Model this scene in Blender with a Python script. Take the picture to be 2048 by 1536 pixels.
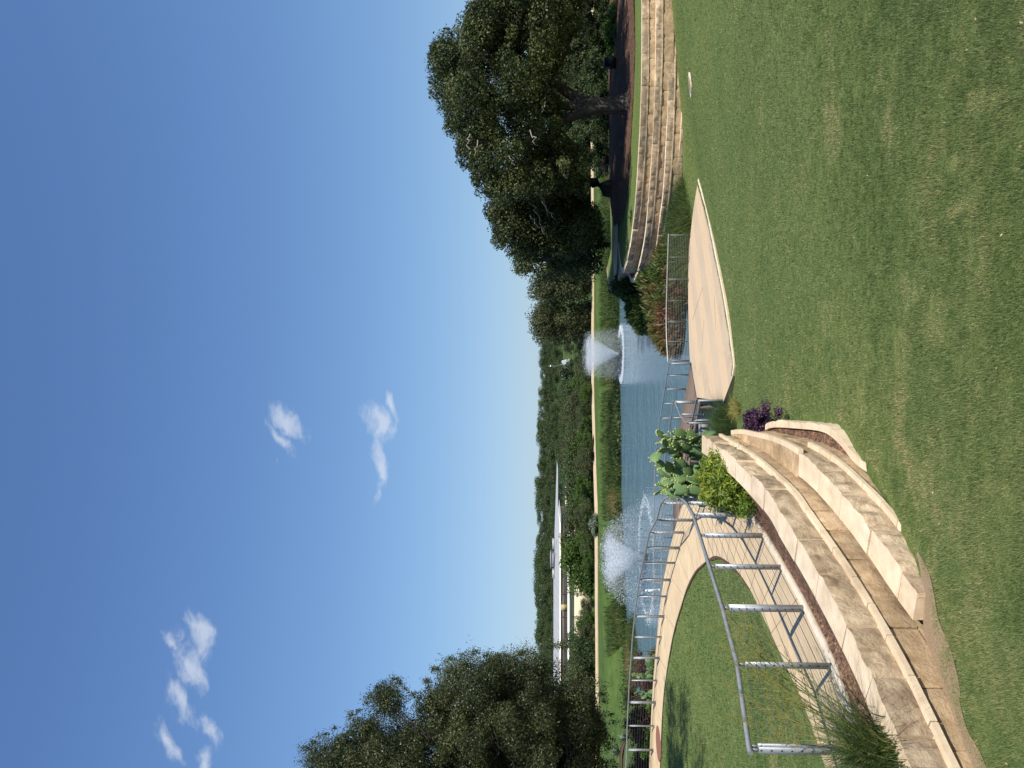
import bpy, bmesh, math, random
import numpy as np
from mathutils import Vector, Matrix

SC = bpy.context.scene
COL = SC.collection
for _o in list(bpy.data.objects):
    bpy.data.objects.remove(_o)

# ------------------------------------------------------------------ camera, sky, sun, exposure
EYE = 7.8                      # metres above the pond
F = 1520.0                     # focal length in photo pixels (2048 wide)
PITCH = math.atan(68.0 / F)
cp, sp = math.cos(PITCH), math.sin(PITCH)
cam_d = bpy.data.cameras.new("camera")
cam = bpy.data.objects.new("camera", cam_d)
COL.objects.link(cam)
fw = Vector((0, cp, sp)); up = Vector((0, -sp, cp)); rt = Vector((1, 0, 0))
M = Matrix.Identity(4)
for r in range(3):             # the photograph lies on its side: camera rolled by a quarter turn
    M[r][0], M[r][1], M[r][2] = -up[r], rt[r], -fw[r]
M[2][3] = EYE
cam.matrix_world = M
cam_d.sensor_fit = 'HORIZONTAL'
cam_d.sensor_width = 36.0
cam_d.lens = F / 2048 * 36.0
cam_d.clip_start = 0.05
cam_d.clip_end = 9000
SC.camera = cam

SUN_EL = math.radians(47)
SUN_AZ = math.atan2(0.60, -0.80)     # clockwise from +Y, towards the sun (behind, right)
sdir = Vector((math.sin(SUN_AZ) * math.cos(SUN_EL), math.cos(SUN_AZ) * math.cos(SUN_EL), math.sin(SUN_EL)))
sun_d = bpy.data.lights.new("sun", 'SUN')
sun_d.energy = 4.8
sun_d.angle = math.radians(0.5)
sun_d.color = (1.0, 0.93, 0.82)
sun = bpy.data.objects.new("sun", sun_d)
COL.objects.link(sun)
sun.rotation_euler = sdir.to_track_quat('Z', 'Y').to_euler()
sun.location = (20, -30, 60)

SC.view_settings.view_transform = 'Standard'
SC.view_settings.look = 'None'
SC.view_settings.exposure = 0.5
SC.view_settings.gamma = 1.0
SC.render.engine = 'CYCLES'
SC.cycles.max_bounces = 6
SC.cycles.transparent_max_bounces = 16
SC.cycles.volume_bounces = 2

def ray(X, Y):
    a = (768.0 - Y) / F; b = -(X - 1024.0) / F
    return np.array([a, cp - b * sp, sp + b * cp])
def PY(X, Y, d):               # world point on the sight line at distance d ahead
    v = ray(X, Y); return np.array([v[0] / v[1] * d, d, EYE + v[2] / v[1] * d])
def PD(X, Y, drop):            # world point on the sight line, drop metres below the eye
    v = ray(X, Y); t = -drop / v[2]; return np.array([v[0] * t, v[1] * t, EYE - drop])

def build_world():
    w = bpy.data.worlds.new("World"); SC.world = w; w.use_nodes = True
    nt = w.node_tree; N = nt.nodes; L = nt.links
    for n in list(N): N.remove(n)
    out = N.new('ShaderNodeOutputWorld'); bg = N.new('ShaderNodeBackground')
    sky = N.new('ShaderNodeTexSky'); sky.sky_type = 'NISHITA'; sky.sun_disc = False
    sky.sun_elevation = SUN_EL; sky.sun_rotation = SUN_AZ
    sky.altitude = 250; sky.air_density = 1.0; sky.dust_density = 0.1; sky.ozone_density = 4.5
    bg.inputs[1].default_value = 0.095
    # clouds: wisps at fixed directions of the sky, tested on the plane (x/y, z/y) of the view direction
    tc = N.new('ShaderNodeTexCoord'); sep = N.new('ShaderNodeSeparateXYZ')
    L.new(tc.outputs['Generated'], sep.inputs[0])
    def mth(op, a, b=None, clamp=False):
        n = N.new('ShaderNodeMath'); n.operation = op; n.use_clamp = clamp
        for i, v in enumerate((a, b)):
            if v is None: continue
            if isinstance(v, (int, float)): n.inputs[i].default_value = v
            else: L.new(v, n.inputs[i])
        return n.outputs[0]
    yy = mth('MAXIMUM', sep.outputs[1], 0.02)
    px = mth('DIVIDE', sep.outputs[0], yy); pz = mth('DIVIDE', sep.outputs[2], yy)
    front = mth('GREATER_THAN', sep.outputs[1], 0.05)
    cmb = N.new('ShaderNodeCombineXYZ'); L.new(px, cmb.inputs[0]); L.new(pz, cmb.inputs[1])
    nz = N.new('ShaderNodeTexNoise'); nz.inputs['Scale'].default_value = 30; nz.inputs['Detail'].default_value = 7
    nz.inputs['Roughness'].default_value = 0.66
    wn = N.new('ShaderNodeTexNoise'); wn.inputs['Scale'].default_value = 14; wn.inputs['Detail'].default_value = 3
    L.new(cmb.outputs[0], wn.inputs['Vector'])
    wv = N.new('ShaderNodeVectorMath'); wv.operation = 'SUBTRACT'; L.new(wn.outputs['Color'], wv.inputs[0]); wv.inputs[1].default_value = (.5, .5, .5)
    ws = N.new('ShaderNodeVectorMath'); ws.operation = 'SCALE'; L.new(wv.outputs[0], ws.inputs[0]); ws.inputs['Scale'].default_value = 0.045
    wa = N.new('ShaderNodeVectorMath'); wa.operation = 'ADD'; L.new(cmb.outputs[0], wa.inputs[0]); L.new(ws.outputs[0], wa.inputs[1])
    nm = N.new('ShaderNodeMapping'); nm.inputs['Rotation'].default_value = (0, 0, math.radians(-30)); nm.inputs['Scale'].default_value = (.55, 1.1, 1); L.new(wa.outputs[0], nm.inputs['Vector']); L.new(nm.outputs[0], nz.inputs['Vector'])
    total = None
    # (X, Y, half length, half width, tilt degrees in the upright picture, strength)
    for X, Y, a, b, ang, st in [(752, 845, 38, 23, 35, .95), (772, 812, 30, 12, 35, .7), (757, 935, 62, 14, 4, .85), (745, 985, 34, 9, -10, .7),
                                (577, 845, 46, 21, 32, .9), (560, 880, 40, 14, 32, .75), (545, 925, 26, 6, 10, .45),
                                (398, 1262, 52, 24, 30, .95), (385, 1330, 62, 30, 20, .85), (365, 1400, 60, 24, 28, .75), (338, 1480, 52, 20, 32, .85),
                                (350, 1290, 30, 10, 50, .6), (425, 1470, 50, 16, 25, .6), (412, 1525, 46, 16, 20, .6)]:
        v = ray(X, Y)
        mp = N.new('ShaderNodeMapping'); mp.vector_type = 'TEXTURE'
        mp.inputs['Location'].default_value = (v[0] / v[1], v[2] / v[1], 0)
        mp.inputs['Rotation'].default_value = (0, 0, math.radians(ang))
        mp.inputs['Scale'].default_value = (a / F * 1.6, b / F * 1.5, 1)
        L.new(wa.outputs[0], mp.inputs['Vector'])
        ln = N.new('ShaderNodeVectorMath'); ln.operation = 'LENGTH'; L.new(mp.outputs[0], ln.inputs[0])
        g = mth('MULTIPLY', mth('SUBTRACT', 1.0, ln.outputs['Value'], True), st)
        total = g if total is None else mth('MAXIMUM', total, g)
    dens = mth('ADD', mth('MULTIPLY', total, 1.55), mth('MULTIPLY', mth('SUBTRACT', nz.outputs[0], 0.60), 2.6))
    mr = N.new('ShaderNodeMapRange'); mr.interpolation_type = 'SMOOTHSTEP'
    mr.inputs['From Min'].default_value = 0.02; mr.inputs['From Max'].default_value = 1.0
    mr.inputs['To Max'].default_value = 0.6
    L.new(dens, mr.inputs['Value'])
    has = mth('GREATER_THAN', total, 0.001)
    fac = mth('MULTIPLY', mth('MULTIPLY', mr.outputs[0], has), front)
    mix = N.new('ShaderNodeMix'); mix.data_type = 'RGBA'
    # the clear sky of the photograph pales less towards the horizon than the physical sky: soft shoulder per channel
    ss = N.new('ShaderNodeSeparateColor'); L.new(sky.outputs[0], ss.inputs[0]); cc = N.new('ShaderNodeCombineColor')
    kx = 0.095 * 2 ** .5
    for i, (a_, b_) in enumerate([(1.05, 1.22), (1.27, 1.06), (1.74, 1.18)]):
        x_ = mth('MULTIPLY', ss.outputs[i], kx)
        L.new(mth('DIVIDE', mth('MULTIPLY', x_, a_ / kx), mth('ADD', mth('MULTIPLY', x_, b_), 1.0)), cc.inputs[i])
    L.new(fac, mix.inputs['Factor']); L.new(cc.outputs[0], mix.inputs['A']); mix.inputs['B'].default_value = (5.6, 6.0, 6.7, 1)
    L.new(mix.outputs['Result'], bg.inputs[0]); L.new(bg.outputs[0], out.inputs[0])
build_world()

# ------------------------------------------------------------------ helpers
rng = np.random.default_rng(11)
random.seed(5)

def hash3(ix, iy, iz):
    n = (ix * 374761393 + iy * 668265263 + iz * 2147483647 % 1000003) & 0x7fffffff
    n = (n ^ (n >> 13)) * 1274126177 & 0x7fffffff
    n = (n ^ (n >> 16)) & 0xffff
    return n / 65535.0
def vnoise(p, scale=1.0, seed=0):
    p = np.asarray(p, float) * scale + seed * 17.31 + 1000.0
    i = np.floor(p).astype(np.int64); f = p - i; f = f * f * (3 - 2 * f)
    out = 0
    for dx in (0, 1):
        for dy in (0, 1):
            for dz in (0, 1):
                w = (f[:, 0] if dx else 1 - f[:, 0]) * (f[:, 1] if dy else 1 - f[:, 1]) * (f[:, 2] if dz else 1 - f[:, 2])
                out = out + w * hash3(i[:, 0] + dx, i[:, 1] + dy, (i[:, 2] + dz) * 7919)
    return out * 2 - 1
def fbm(p, scale=1.0, seed=0, oct=3):
    s = 0; a = 1; t = 0
    for k in range(oct):
        s = s + a * vnoise(p, scale * 2 ** k, seed + k); t += a; a *= .5
    return s / t

def world_loc(o):
    v = np.zeros(3)
    while o is not None:
        v += np.array(o.location); o = o.parent
    return v

class MB:
    """collects faces (one vertex count per batch) with material slots, then links ONE mesh object"""
    def __init__(s): s.V = []; s.n = 0; s.Fs = []; s.mats = []; s.tints = []
    def add(s, v, f, m=0, tint=None):
        v = np.asarray(v, float).reshape(-1, 3); f = np.asarray(f, np.int64)
        s.V.append(v); s.Fs.append(f + s.n); s.n += len(v)
        s.mats.append(np.full(len(f), m, np.int32) if np.isscalar(m) else np.asarray(m, np.int32))
        s.tints.append(np.full(len(f), .5) if tint is None else (np.full(len(f), tint) if np.isscalar(tint) else np.asarray(tint, float)))
    def box(s, c, size, rot=0.0, m=0, tilt=None):
        c = np.asarray(c, float); hx, hy, hz = np.asarray(size, float) / 2
        v = np.array([[x, y, z] for x in (-hx, hx) for y in (-hy, hy) for z in (-hz, hz)])
        if tilt is not None: v = v @ np.array(tilt).T
        cr, sr = math.cos(rot), math.sin(rot)
        v = np.stack([v[:, 0] * cr - v[:, 1] * sr, v[:, 0] * sr + v[:, 1] * cr, v[:, 2]], 1) + c
        s.add(v, [[0, 1, 3, 2], [4, 6, 7, 5], [0, 4, 5, 1], [2, 3, 7, 6], [0, 2, 6, 4], [1, 5, 7, 3]], m)
    def tube(s, pts, rad, k=6, m=0, cap=True, flat=None, tint=None):
        P = np.asarray(pts, float); n = len(P)
        R = np.full(n, rad) if np.isscalar(rad) else np.asarray(rad, float)
        T = np.gradient(P, axis=0); T /= np.linalg.norm(T, axis=1, keepdims=True) + 1e-9
        upv = np.array([0, 0, 1.0]); vs = []
        for i in range(n):
            t = T[i]; ref = upv if abs(t[2]) < .92 else np.array([1.0, 0, 0])
            a = np.cross(t, ref); a /= np.linalg.norm(a); b = np.cross(a, t)
            ang = np.arange(k) * 2 * np.pi / k + (np.pi / k)
            vs.append(P[i] + R[i] * (np.outer(np.cos(ang), a) + np.outer(np.sin(ang), b)))
        v = np.concatenate(vs); f = []
        for i in range(n - 1):
            for j in range(k):
                j2 = (j + 1) % k
                f.append([i * k + j, i * k + j2, (i + 1) * k + j2, (i + 1) * k + j])
        s.add(v, f, m, tint)
        if cap and k == 4:
            s.add(v[:4], [[3, 2, 1, 0]], m, tint); s.add(v[-4:], [[0, 1, 2, 3]], m, tint)
    def grid(s, G, m=0, tint=None, flip=False):
        G = np.asarray(G, float); a, b = G.shape[:2]
        idx = np.arange(a * b).reshape(a, b)
        f = np.stack([idx[:-1, :-1], idx[1:, :-1], idx[1:, 1:], idx[:-1, 1:]], -1).reshape(-1, 4)
        if flip: f = f[:, ::-1]
        s.add(G.reshape(-1, 3), f, m, tint)
    def build(s, name, mats, parent=None, smooth=False):
        me = bpy.data.meshes.new(name)
        V = np.concatenate(s.V)
        if parent is not None: V = V - world_loc(parent)
        loops = np.concatenate([f.reshape(-1) for f in s.Fs]).astype(np.int32)
        tot = np.concatenate([np.full(len(f), f.shape[1], np.int32) for f in s.Fs])
        st = np.concatenate([[0], np.cumsum(tot)[:-1]]).astype(np.int32)
        me.vertices.add(len(V)); me.vertices.foreach_set('co', V.astype(np.float32).ravel())
        me.loops.add(len(loops)); me.loops.foreach_set('vertex_index', loops)
        me.polygons.add(len(tot)); me.polygons.foreach_set('loop_start', st)
        try: me.polygons.foreach_set('loop_total', tot)
        except Exception: pass
        mats = mats if isinstance(mats, (list, tuple)) else [mats]
        for mm in mats: me.materials.append(mm)
        me.polygons.foreach_set('material_index', np.concatenate(s.mats))
        if smooth: me.polygons.foreach_set('use_smooth', np.ones(len(tot), bool))
        at = me.attributes.new('tint', 'FLOAT', 'FACE'); at.data.foreach_set('value', np.concatenate(s.tints).astype(np.float32))
        me.update(calc_edges=True); me.validate()
        o = bpy.data.objects.new(name, me); COL.objects.link(o)
        if parent is not None: o.parent = parent
        return o

def tag(o, label, cat, group=None, kind=None):
    if label: o['label'] = label
    if cat: o['category'] = cat
    if group: o['group'] = group
    if kind: o['kind'] = kind
    return o
def struct(o): o['kind'] = 'structure'; return o
def thing(name, label, cat, loc, group=None):
    o = bpy.data.objects.new(name, None); COL.objects.link(o); o.location = [float(q) for q in loc]
    o.empty_display_size = .3
    return tag(o, label, cat, group)
def copy_tree(o, parent=None):
    c = o.copy(); COL.objects.link(c)
    if parent is not None: c.parent = parent
    for ch in list(o.children): copy_tree(ch, c)
    return c

# ---- materials
def rgba(c): return (c[0], c[1], c[2], 1)
def mat(name, ramp, scale=3.0, rough=.8, bump=0.0, bscale=20.0, detail=6, stretch=None, ramp2=None, scale2=.5, mix2=.5, spec=.3, metal=0.0, use_tint=False):
    m = bpy.data.materials.new(name); m.use_nodes = True
    nt = m.node_tree; N = nt.nodes; L = nt.links
    b = N['Principled BSDF']
    b.inputs['Roughness'].default_value = rough; b.inputs['Metallic'].default_value = metal
    b.inputs['Specular IOR Level'].default_value = spec
    tc = N.new('ShaderNodeTexCoord'); vec = tc.outputs['Object']
    if stretch:
        mp = N.new('ShaderNodeMapping'); mp.inputs['Scale'].default_value = stretch; L.new(vec, mp.inputs[0]); vec = mp.outputs[0]
    def noise(sc, det=detail):
        n = N.new('ShaderNodeTexNoise'); n.inputs['Scale'].default_value = sc; n.inputs['Detail'].default_value = det
        n.inputs['Roughness'].default_value = .6; L.new(vec, n.inputs['Vector']); return n.outputs[0]
    def mkramp(fac, rp):
        r = N.new('ShaderNodeValToRGB'); el = r.color_ramp.elements
        while len(el) > len(rp): el.remove(el[-1])
        while len(el) < len(rp): el.new(1)
        for e, (p, c) in zip(el, rp): e.position = p; e.color = rgba(c)
        L.new(fac, r.inputs[0]); return r.outputs[0]
    if use_tint:
        at = N.new('ShaderNodeAttribute'); at.attribute_name = 'tint'; fac = at.outputs['Fac']
    else: fac = noise(scale)
    col = mkramp(fac, ramp)
    if ramp2:
        c2 = mkramp(noise(scale2, 4), ramp2)
        mx = N.new('ShaderNodeMix'); mx.data_type = 'RGBA'; mx.blend_type = 'MULTIPLY'; mx.inputs['Factor'].default_value = mix2
        L.new(col, mx.inputs['A']); L.new(c2, mx.inputs['B']); col = mx.outputs['Result']
    L.new(col, b.inputs['Base Color'])
    if bump:
        bp = N.new('ShaderNodeBump'); bp.inputs['Strength'].default_value = bump; bp.inputs['Distance'].default_value = .02
        L.new(noise(bscale, 8), bp.inputs['Height']); L.new(bp.outputs[0], b.inputs['Normal'])
    return m
def blocktint(m, lo, hi):
    nt = m.node_tree; N = nt.nodes; L = nt.links; b = N['Principled BSDF']; cur = b.inputs['Base Color'].links[0].from_socket
    at = N.new('ShaderNodeAttribute'); at.attribute_name = 'tint'; r = N.new('ShaderNodeValToRGB')
    r.color_ramp.elements[0].color = rgba(lo); r.color_ramp.elements[1].color = rgba(hi); L.new(at.outputs['Fac'], r.inputs[0])
    mx = N.new('ShaderNodeMix'); mx.data_type = 'RGBA'; mx.blend_type = 'MULTIPLY'; mx.inputs['Factor'].default_value = 1
    L.new(cur, mx.inputs['A']); L.new(r.outputs[0], mx.inputs['B']); L.new(mx.outputs['Result'], b.inputs['Base Color']); return m
def leafmat(name, ramp, trans=.3, rough=.5, spec=.25):
    m = bpy.data.materials.new(name); m.use_nodes = True
    nt = m.node_tree; N = nt.nodes; L = nt.links
    b = N['Principled BSDF']; b.inputs['Roughness'].default_value = rough; b.inputs['Specular IOR Level'].default_value = spec
    at = N.new('ShaderNodeAttribute'); at.attribute_name = 'tint'
    r = N.new('ShaderNodeValToRGB'); el = r.color_ramp.elements
    while len(el) < len(ramp): el.new(1)
    for e, (p, c) in zip(el, ramp): e.position = p; e.color = rgba(c)
    L.new(at.outputs['Fac'], r.inputs[0]); L.new(r.outputs[0], b.inputs['Base Color'])
    t = N.new('ShaderNodeBsdfTranslucent')
    hs = N.new('ShaderNodeHueSaturation'); hs.inputs['Hue'].default_value = .48; hs.inputs['Value'].default_value = 1.4
    L.new(r.outputs[0], hs.inputs['Color']); L.new(hs.outputs[0], t.inputs[0])
    mx = N.new('ShaderNodeMixShader'); mx.inputs[0].default_value = trans
    L.new(b.outputs[0], mx.inputs[1]); L.new(t.outputs[0], mx.inputs[2]); L.new(mx.outputs[0], N['Material Output'].inputs[0])
    return m

MT = {}
MT['lawn'] = mat('lawn_ground', [(.3, (.058, .09, .028)), (.5, (.112, .158, .05)), (.72, (.195, .215, .085))], 9, .9, .7, 60, ramp2=[(.3, (.75, .85, .75)), (.7, (1.15, 1.05, .95))], scale2=.35, mix2=.8, spec=.1)
MT['farlawn'] = mat('far_lawn', [(.3, (.042, .078, .02)), (.55, (.068, .112, .03)), (.75, (.105, .135, .045))], .8, .9, .4, 10, ramp2=[(.3, (.8, .8, .8)), (.7, (1.1, 1.1, 1))], scale2=.08, mix2=.8, spec=.1)
MT['soil'] = mat('planting_soil', [(.3, (.05, .032, .02)), (.6, (.12, .08, .05)), (.8, (.22, .15, .1))], 30, .95, 1.0, 60, spec=.1)
MT['mulch'] = mat('bark_mulch', [(.35, (.06, .036, .026)), (.52, (.19, .12, .085)), (.72, (.42, .3, .22))], 28, .95, 1.0, 45, ramp2=[(.35, (.5, .45, .45)), (.65, (1.2, 1.1, 1))], scale2=4, mix2=.8, spec=.1)
MT['redmulch'] = mat('red_mulch', [(.35, (.05, .028, .02)), (.55, (.115, .068, .048)), (.8, (.24, .15, .11))], 8, .95, .6, 20, spec=.1)
MT['path'] = mat('path_concrete', [(.3, (.53, .41, .26)), (.6, (.61, .48, .31)), (.8, (.67, .54, .365))], 2.2, .85, .25, 120, ramp2=[(.35, (.88, .87, .86)), (.65, (1.04, 1.03, 1.02))], scale2=.6, mix2=.8)
MT['curb'] = mat('curb_concrete', [(.3, (.62, .54, .42)), (.7, (.76, .68, .55))], 6, .85, .2, 90)
MT['curbdark'] = mat('dark_joint', [(.3, (.30, .23, .155)), (.7, (.4, .31, .215))], 6, .9)  # darker tan tone of the joint lines across the path
MT['sawn'] = mat('sawn_limestone', [(.25, (.53, .43, .31)), (.5, (.65, .55, .41)), (.78, (.73, .64, .50))], 5, .85, .35, 70, ramp2=[(.3, (.84, .8, .76)), (.6, (1.04, 1.03, 1.02))], scale2=1.3, mix2=.8)
MT['split'] = mat('split_limestone', [(.26, (.23, .178, .128)), (.44, (.42, .34, .25)), (.62, (.57, .48, .365)), (.8, (.70, .61, .49))], 4, .92, 1.0, 26, ramp2=[(.32, (.62, .57, .52)), (.62, (1.12, 1.08, 1.03))], scale2=1.6, mix2=.85, spec=.15)
MT['orange'] = mat('stained_limestone', [(.26, (.28, .20, .12)), (.5, (.48, .37, .24)), (.72, (.60, .49, .34)), (.85, (.69, .59, .44))], 5, .92, .9, 30, ramp2=[(.32, (.68, .64, .6)), (.62, (1.1, 1.06, 1.02))], scale2=1.4, mix2=.85, spec=.15)
def weather(m, sc, lo, hi, dark):
    nt = m.node_tree; N = nt.nodes; L = nt.links; b = N['Principled BSDF']; cur = b.inputs['Base Color'].links[0].from_socket
    tc = N.new('ShaderNodeTexCoord'); n = N.new('ShaderNodeTexNoise'); n.inputs['Scale'].default_value = sc; n.inputs['Detail'].default_value = 9; n.inputs['Roughness'].default_value = .7; n.inputs['Distortion'].default_value = .8
    L.new(tc.outputs['Object'], n.inputs['Vector']); mr = N.new('ShaderNodeMapRange'); mr.inputs['From Min'].default_value = lo; mr.inputs['From Max'].default_value = hi; L.new(n.outputs[0], mr.inputs['Value'])
    mx = N.new('ShaderNodeMix'); mx.data_type = 'RGBA'; mx.blend_type = 'MULTIPLY'; L.new(mr.outputs[0], mx.inputs['Factor']); L.new(cur, mx.inputs['A']); mx.inputs['B'].default_value = rgba(dark); L.new(mx.outputs['Result'], b.inputs['Base Color'])
weather(MT['split'], 3.1, .52, .70, (.52, .46, .41)); weather(MT['orange'], 2.6, .52, .72, (.62, .55, .47)); weather(MT['sawn'], 3.7, .56, .76, (.80, .73, .64)); weather(MT['path'], .9, .55, .75, (.86, .83, .79)); weather(MT['curb'], 2.5, .5, .7, (.78, .72, .64))
blocktint(MT['split'], (.70, .69, .68), (1.1, 1.07, 1.02)); blocktint(MT['orange'], (.74, .72, .70), (1.12, 1.1, 1.08)); blocktint(MT['sawn'], (.86, .83, .79), (1.02, 1.01, 1.0))
MT['steel'] = mat('galvanised_steel', [(.3, (.22, .24, .26)), (.7, (.33, .35, .37))], 9, .5, .1, 60, spec=.5, metal=.35)
MT['wire'] = mat('steel_cable', [(.3, (.10, .105, .11)), (.7, (.15, .155, .16))], 9, .5, spec=.4, metal=.3)
MT['dark'] = mat('dark_hole', [(.3, (.02, .02, .02)), (.7, (.03, .03, .03))], 5)
MT['deck'] = mat('deck_boards', [(.3, (.16, .115, .085)), (.7, (.27, .2, .155))], 4, .8, .3, 30, stretch=(.4, 8, 1))
MT['bark'] = mat('oak_bark', [(.3, (.03, .025, .021)), (.55, (.075, .064, .055)), (.8, (.14, .125, .11))], 6, .95, 1.0, 14, stretch=(1, 1, .25), spec=.1)
MT['deadwood'] = mat('dead_branch', [(.3, (.22, .19, .165)), (.7, (.36, .32, .28))], 6, .9)
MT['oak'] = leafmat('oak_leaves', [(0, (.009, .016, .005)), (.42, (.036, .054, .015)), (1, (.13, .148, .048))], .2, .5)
MT['oakleft'] = leafmat('small_oak_leaves', [(0, (.014, .024, .009)), (.5, (.042, .056, .018)), (.92, (.09, .102, .036)), (1, (.2, .2, .1))], .2, .45, .35)
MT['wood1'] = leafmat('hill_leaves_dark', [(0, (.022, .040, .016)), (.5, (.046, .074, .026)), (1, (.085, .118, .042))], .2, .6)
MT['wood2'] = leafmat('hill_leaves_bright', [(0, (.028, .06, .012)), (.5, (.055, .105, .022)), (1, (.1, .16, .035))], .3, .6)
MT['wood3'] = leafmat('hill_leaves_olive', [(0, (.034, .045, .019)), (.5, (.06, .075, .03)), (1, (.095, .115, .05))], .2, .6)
MT['blade'] = leafmat('lawn_blades', [(0, (.058, .098, .032)), (.42, (.142, .202, .070)), (.75, (.25, .272, .118)), (1, (.47, .38, .21))], .25, .6, .2)
MT['bladeT'] = leafmat('oval_blades', [(0, (.026, .056, .016)), (.5, (.06, .10, .03)), (.75, (.125, .145, .055)), (1, (.4, .3, .16))], .25, .6, .2)
MT['reed'] = leafmat('reed_leaves', [(0, (.016, .036, .012)), (.4, (.045, .08, .02)), (.75, (.105, .135, .038)), (1, (.26, .2, .09))], .3, .5)
MT['redreed'] = leafmat('red_reed_leaves', [(0, (.04, .085, .02)), (.4, (.095, .135, .034)), (.65, (.15, .105, .045)), (1, (.22, .105, .06))], .3, .5)
MT['grassy'] = leafmat('ornamental_grass', [(0, (.022, .05, .015)), (.5, (.06, .105, .03)), (.85, (.16, .19, .05)), (1, (.36, .28, .08))], .3, .5)
MT['yellowgreen'] = leafmat('yellow_green_leaves', [(0, (.035, .075, .012)), (.45, (.12, .2, .025)), (.8, (.32, .35, .05)), (1, (.55, .5, .09))], .3, .5)
MT['purple'] = leafmat('purple_leaves', [(0, (.022, .011, .022)), (.5, (.055, .022, .055)), (.9, (.11, .05, .11)), (1, (.2, .13, .17))], .15, .5)
MT['brush'] = leafmat('brown_brush', [(0, (.035, .022, .018)), (.5, (.085, .048, .037)), (1, (.17, .105, .07))], .2, .7)
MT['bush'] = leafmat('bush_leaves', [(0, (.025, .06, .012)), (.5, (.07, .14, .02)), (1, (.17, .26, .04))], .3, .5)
MT['agave'] = leafmat('agave_leaves', [(0, (.06, .09, .06)), (1, (.19, .24, .17))], .1, .5)
MT['cactus'] = mat('cactus_pad', [(.3, (.075, .135, .05)), (.6, (.12, .2, .075)), (.8, (.17, .26, .1))], 5, .55, .35, 26, spec=.35)
MT['fruit'] = mat('cactus_fruit', [(.3, (.24, .32, .09)), (.7, (.42, .45, .17))], 12, .5)
MT['wall'] = mat('cream_wall', [(.3, (.68, .58, .42)), (.7, (.76, .66, .5))], .3, .85)
MT['fascia'] = mat('white_trim', [(.3, (.74, .73, .7)), (.7, (.82, .81, .78))], .5, .7)
MT['roof'] = mat('grey_metal_roof', [(.3, (.36, .37, .38)), (.7, (.45, .46, .47))], .6, .6, stretch=(6, .2, .2), metal=.2)
MT['band'] = mat('dark_window_band', [(.3, (.05, .045, .045)), (.7, (.075, .068, .066))], .5, .4)
MT['ochre'] = mat('ochre_panel', [(.3, (.36, .29, .15)), (.7, (.42, .34, .19))], 1, .7)
MT['blackm'] = mat('black_paint', [(.3, (.012, .012, .013)), (.7, (.022, .022, .023))], 5, .5)
MT['cover'] = mat('rust_cover', [(.3, (.19, .085, .06)), (.7, (.27, .13, .09))], 15, .8, .3, 40)
MT['signblue'] = mat('sign_blue', [(.3, (.36, .55, .76)), (.7, (.43, .61, .8))], 8, .5)
MT['signwhite'] = mat('sign_white', [(.3, (.78, .82, .84)), (.7, (.82, .85, .87))], 8, .5)
MT['greybox'] = mat('grey_plastic', [(.3, (.22, .22, .22)), (.7, (.28, .28, .28))], 8, .6)

def water_mat():
    m = bpy.data.materials.new('pond_water'); m.use_nodes = True
    nt = m.node_tree; N = nt.nodes; L = nt.links; b = N['Principled BSDF']
    b.inputs['Base Color'].default_value = (.095, .165, .205, 1); b.inputs['Roughness'].default_value = .06
    b.inputs['IOR'].default_value = 1.33
    tc = N.new('ShaderNodeTexCoord')
    def nz(sx, sy, sc, det):
        mp = N.new('ShaderNodeMapping'); mp.inputs['Scale'].default_value = (sx, sy, 1); L.new(tc.outputs['Object'], mp.inputs[0])
        n = N.new('ShaderNodeTexNoise'); n.inputs['Scale'].default_value = sc; n.inputs['Detail'].default_value = det; n.inputs['Roughness'].default_value = .55
        n.inputs['Distortion'].default_value = .4
        L.new(mp.outputs[0], n.inputs['Vector']); return n.outputs[0]
    a = nz(.7, 1.3, 3.2, 4); c = nz(.8, 1.1, .35, 3)
    mm = N.new('ShaderNodeMath'); mm.operation = 'MULTIPLY_ADD'; L.new(c, mm.inputs[0]); mm.inputs[1].default_value = 2.0; L.new(a, mm.inputs[2])
    bp = N.new('ShaderNodeBump'); bp.inputs['Strength'].default_value = 1.0; bp.inputs['Distance'].default_value = .17
    L.new(mm.outputs[0], bp.inputs['Height']); L.new(bp.outputs[0], b.inputs['Normal'])
    return m
MT['water'] = water_mat()
def spray_mat():
    m = bpy.data.materials.new('spray_droplets'); m.use_nodes = True
    nt = m.node_tree; N = nt.nodes; L = nt.links; b = N['Principled BSDF']
    b.inputs['Base Color'].default_value = (.82, .86, .9, 1); b.inputs['Roughness'].default_value = .25
    t = N.new('ShaderNodeBsdfTranslucent'); t.inputs[0].default_value = (.85, .9, .95, 1)
    mx = N.new('ShaderNodeMixShader'); mx.inputs[0].default_value = .45
    L.new(b.outputs[0], mx.inputs[1]); L.new(t.outputs[0], mx.inputs[2])
    tr = N.new('ShaderNodeBsdfTransparent'); m2 = N.new('ShaderNodeMixShader'); m2.inputs[0].default_value = .62
    L.new(tr.outputs[0], m2.inputs[1]); L.new(mx.outputs[0], m2.inputs[2]); L.new(m2.outputs[0], N['Material Output'].inputs[0])
    return m
MT['spray'] = spray_mat()
tt = np.linspace(0, 1, 7)

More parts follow.
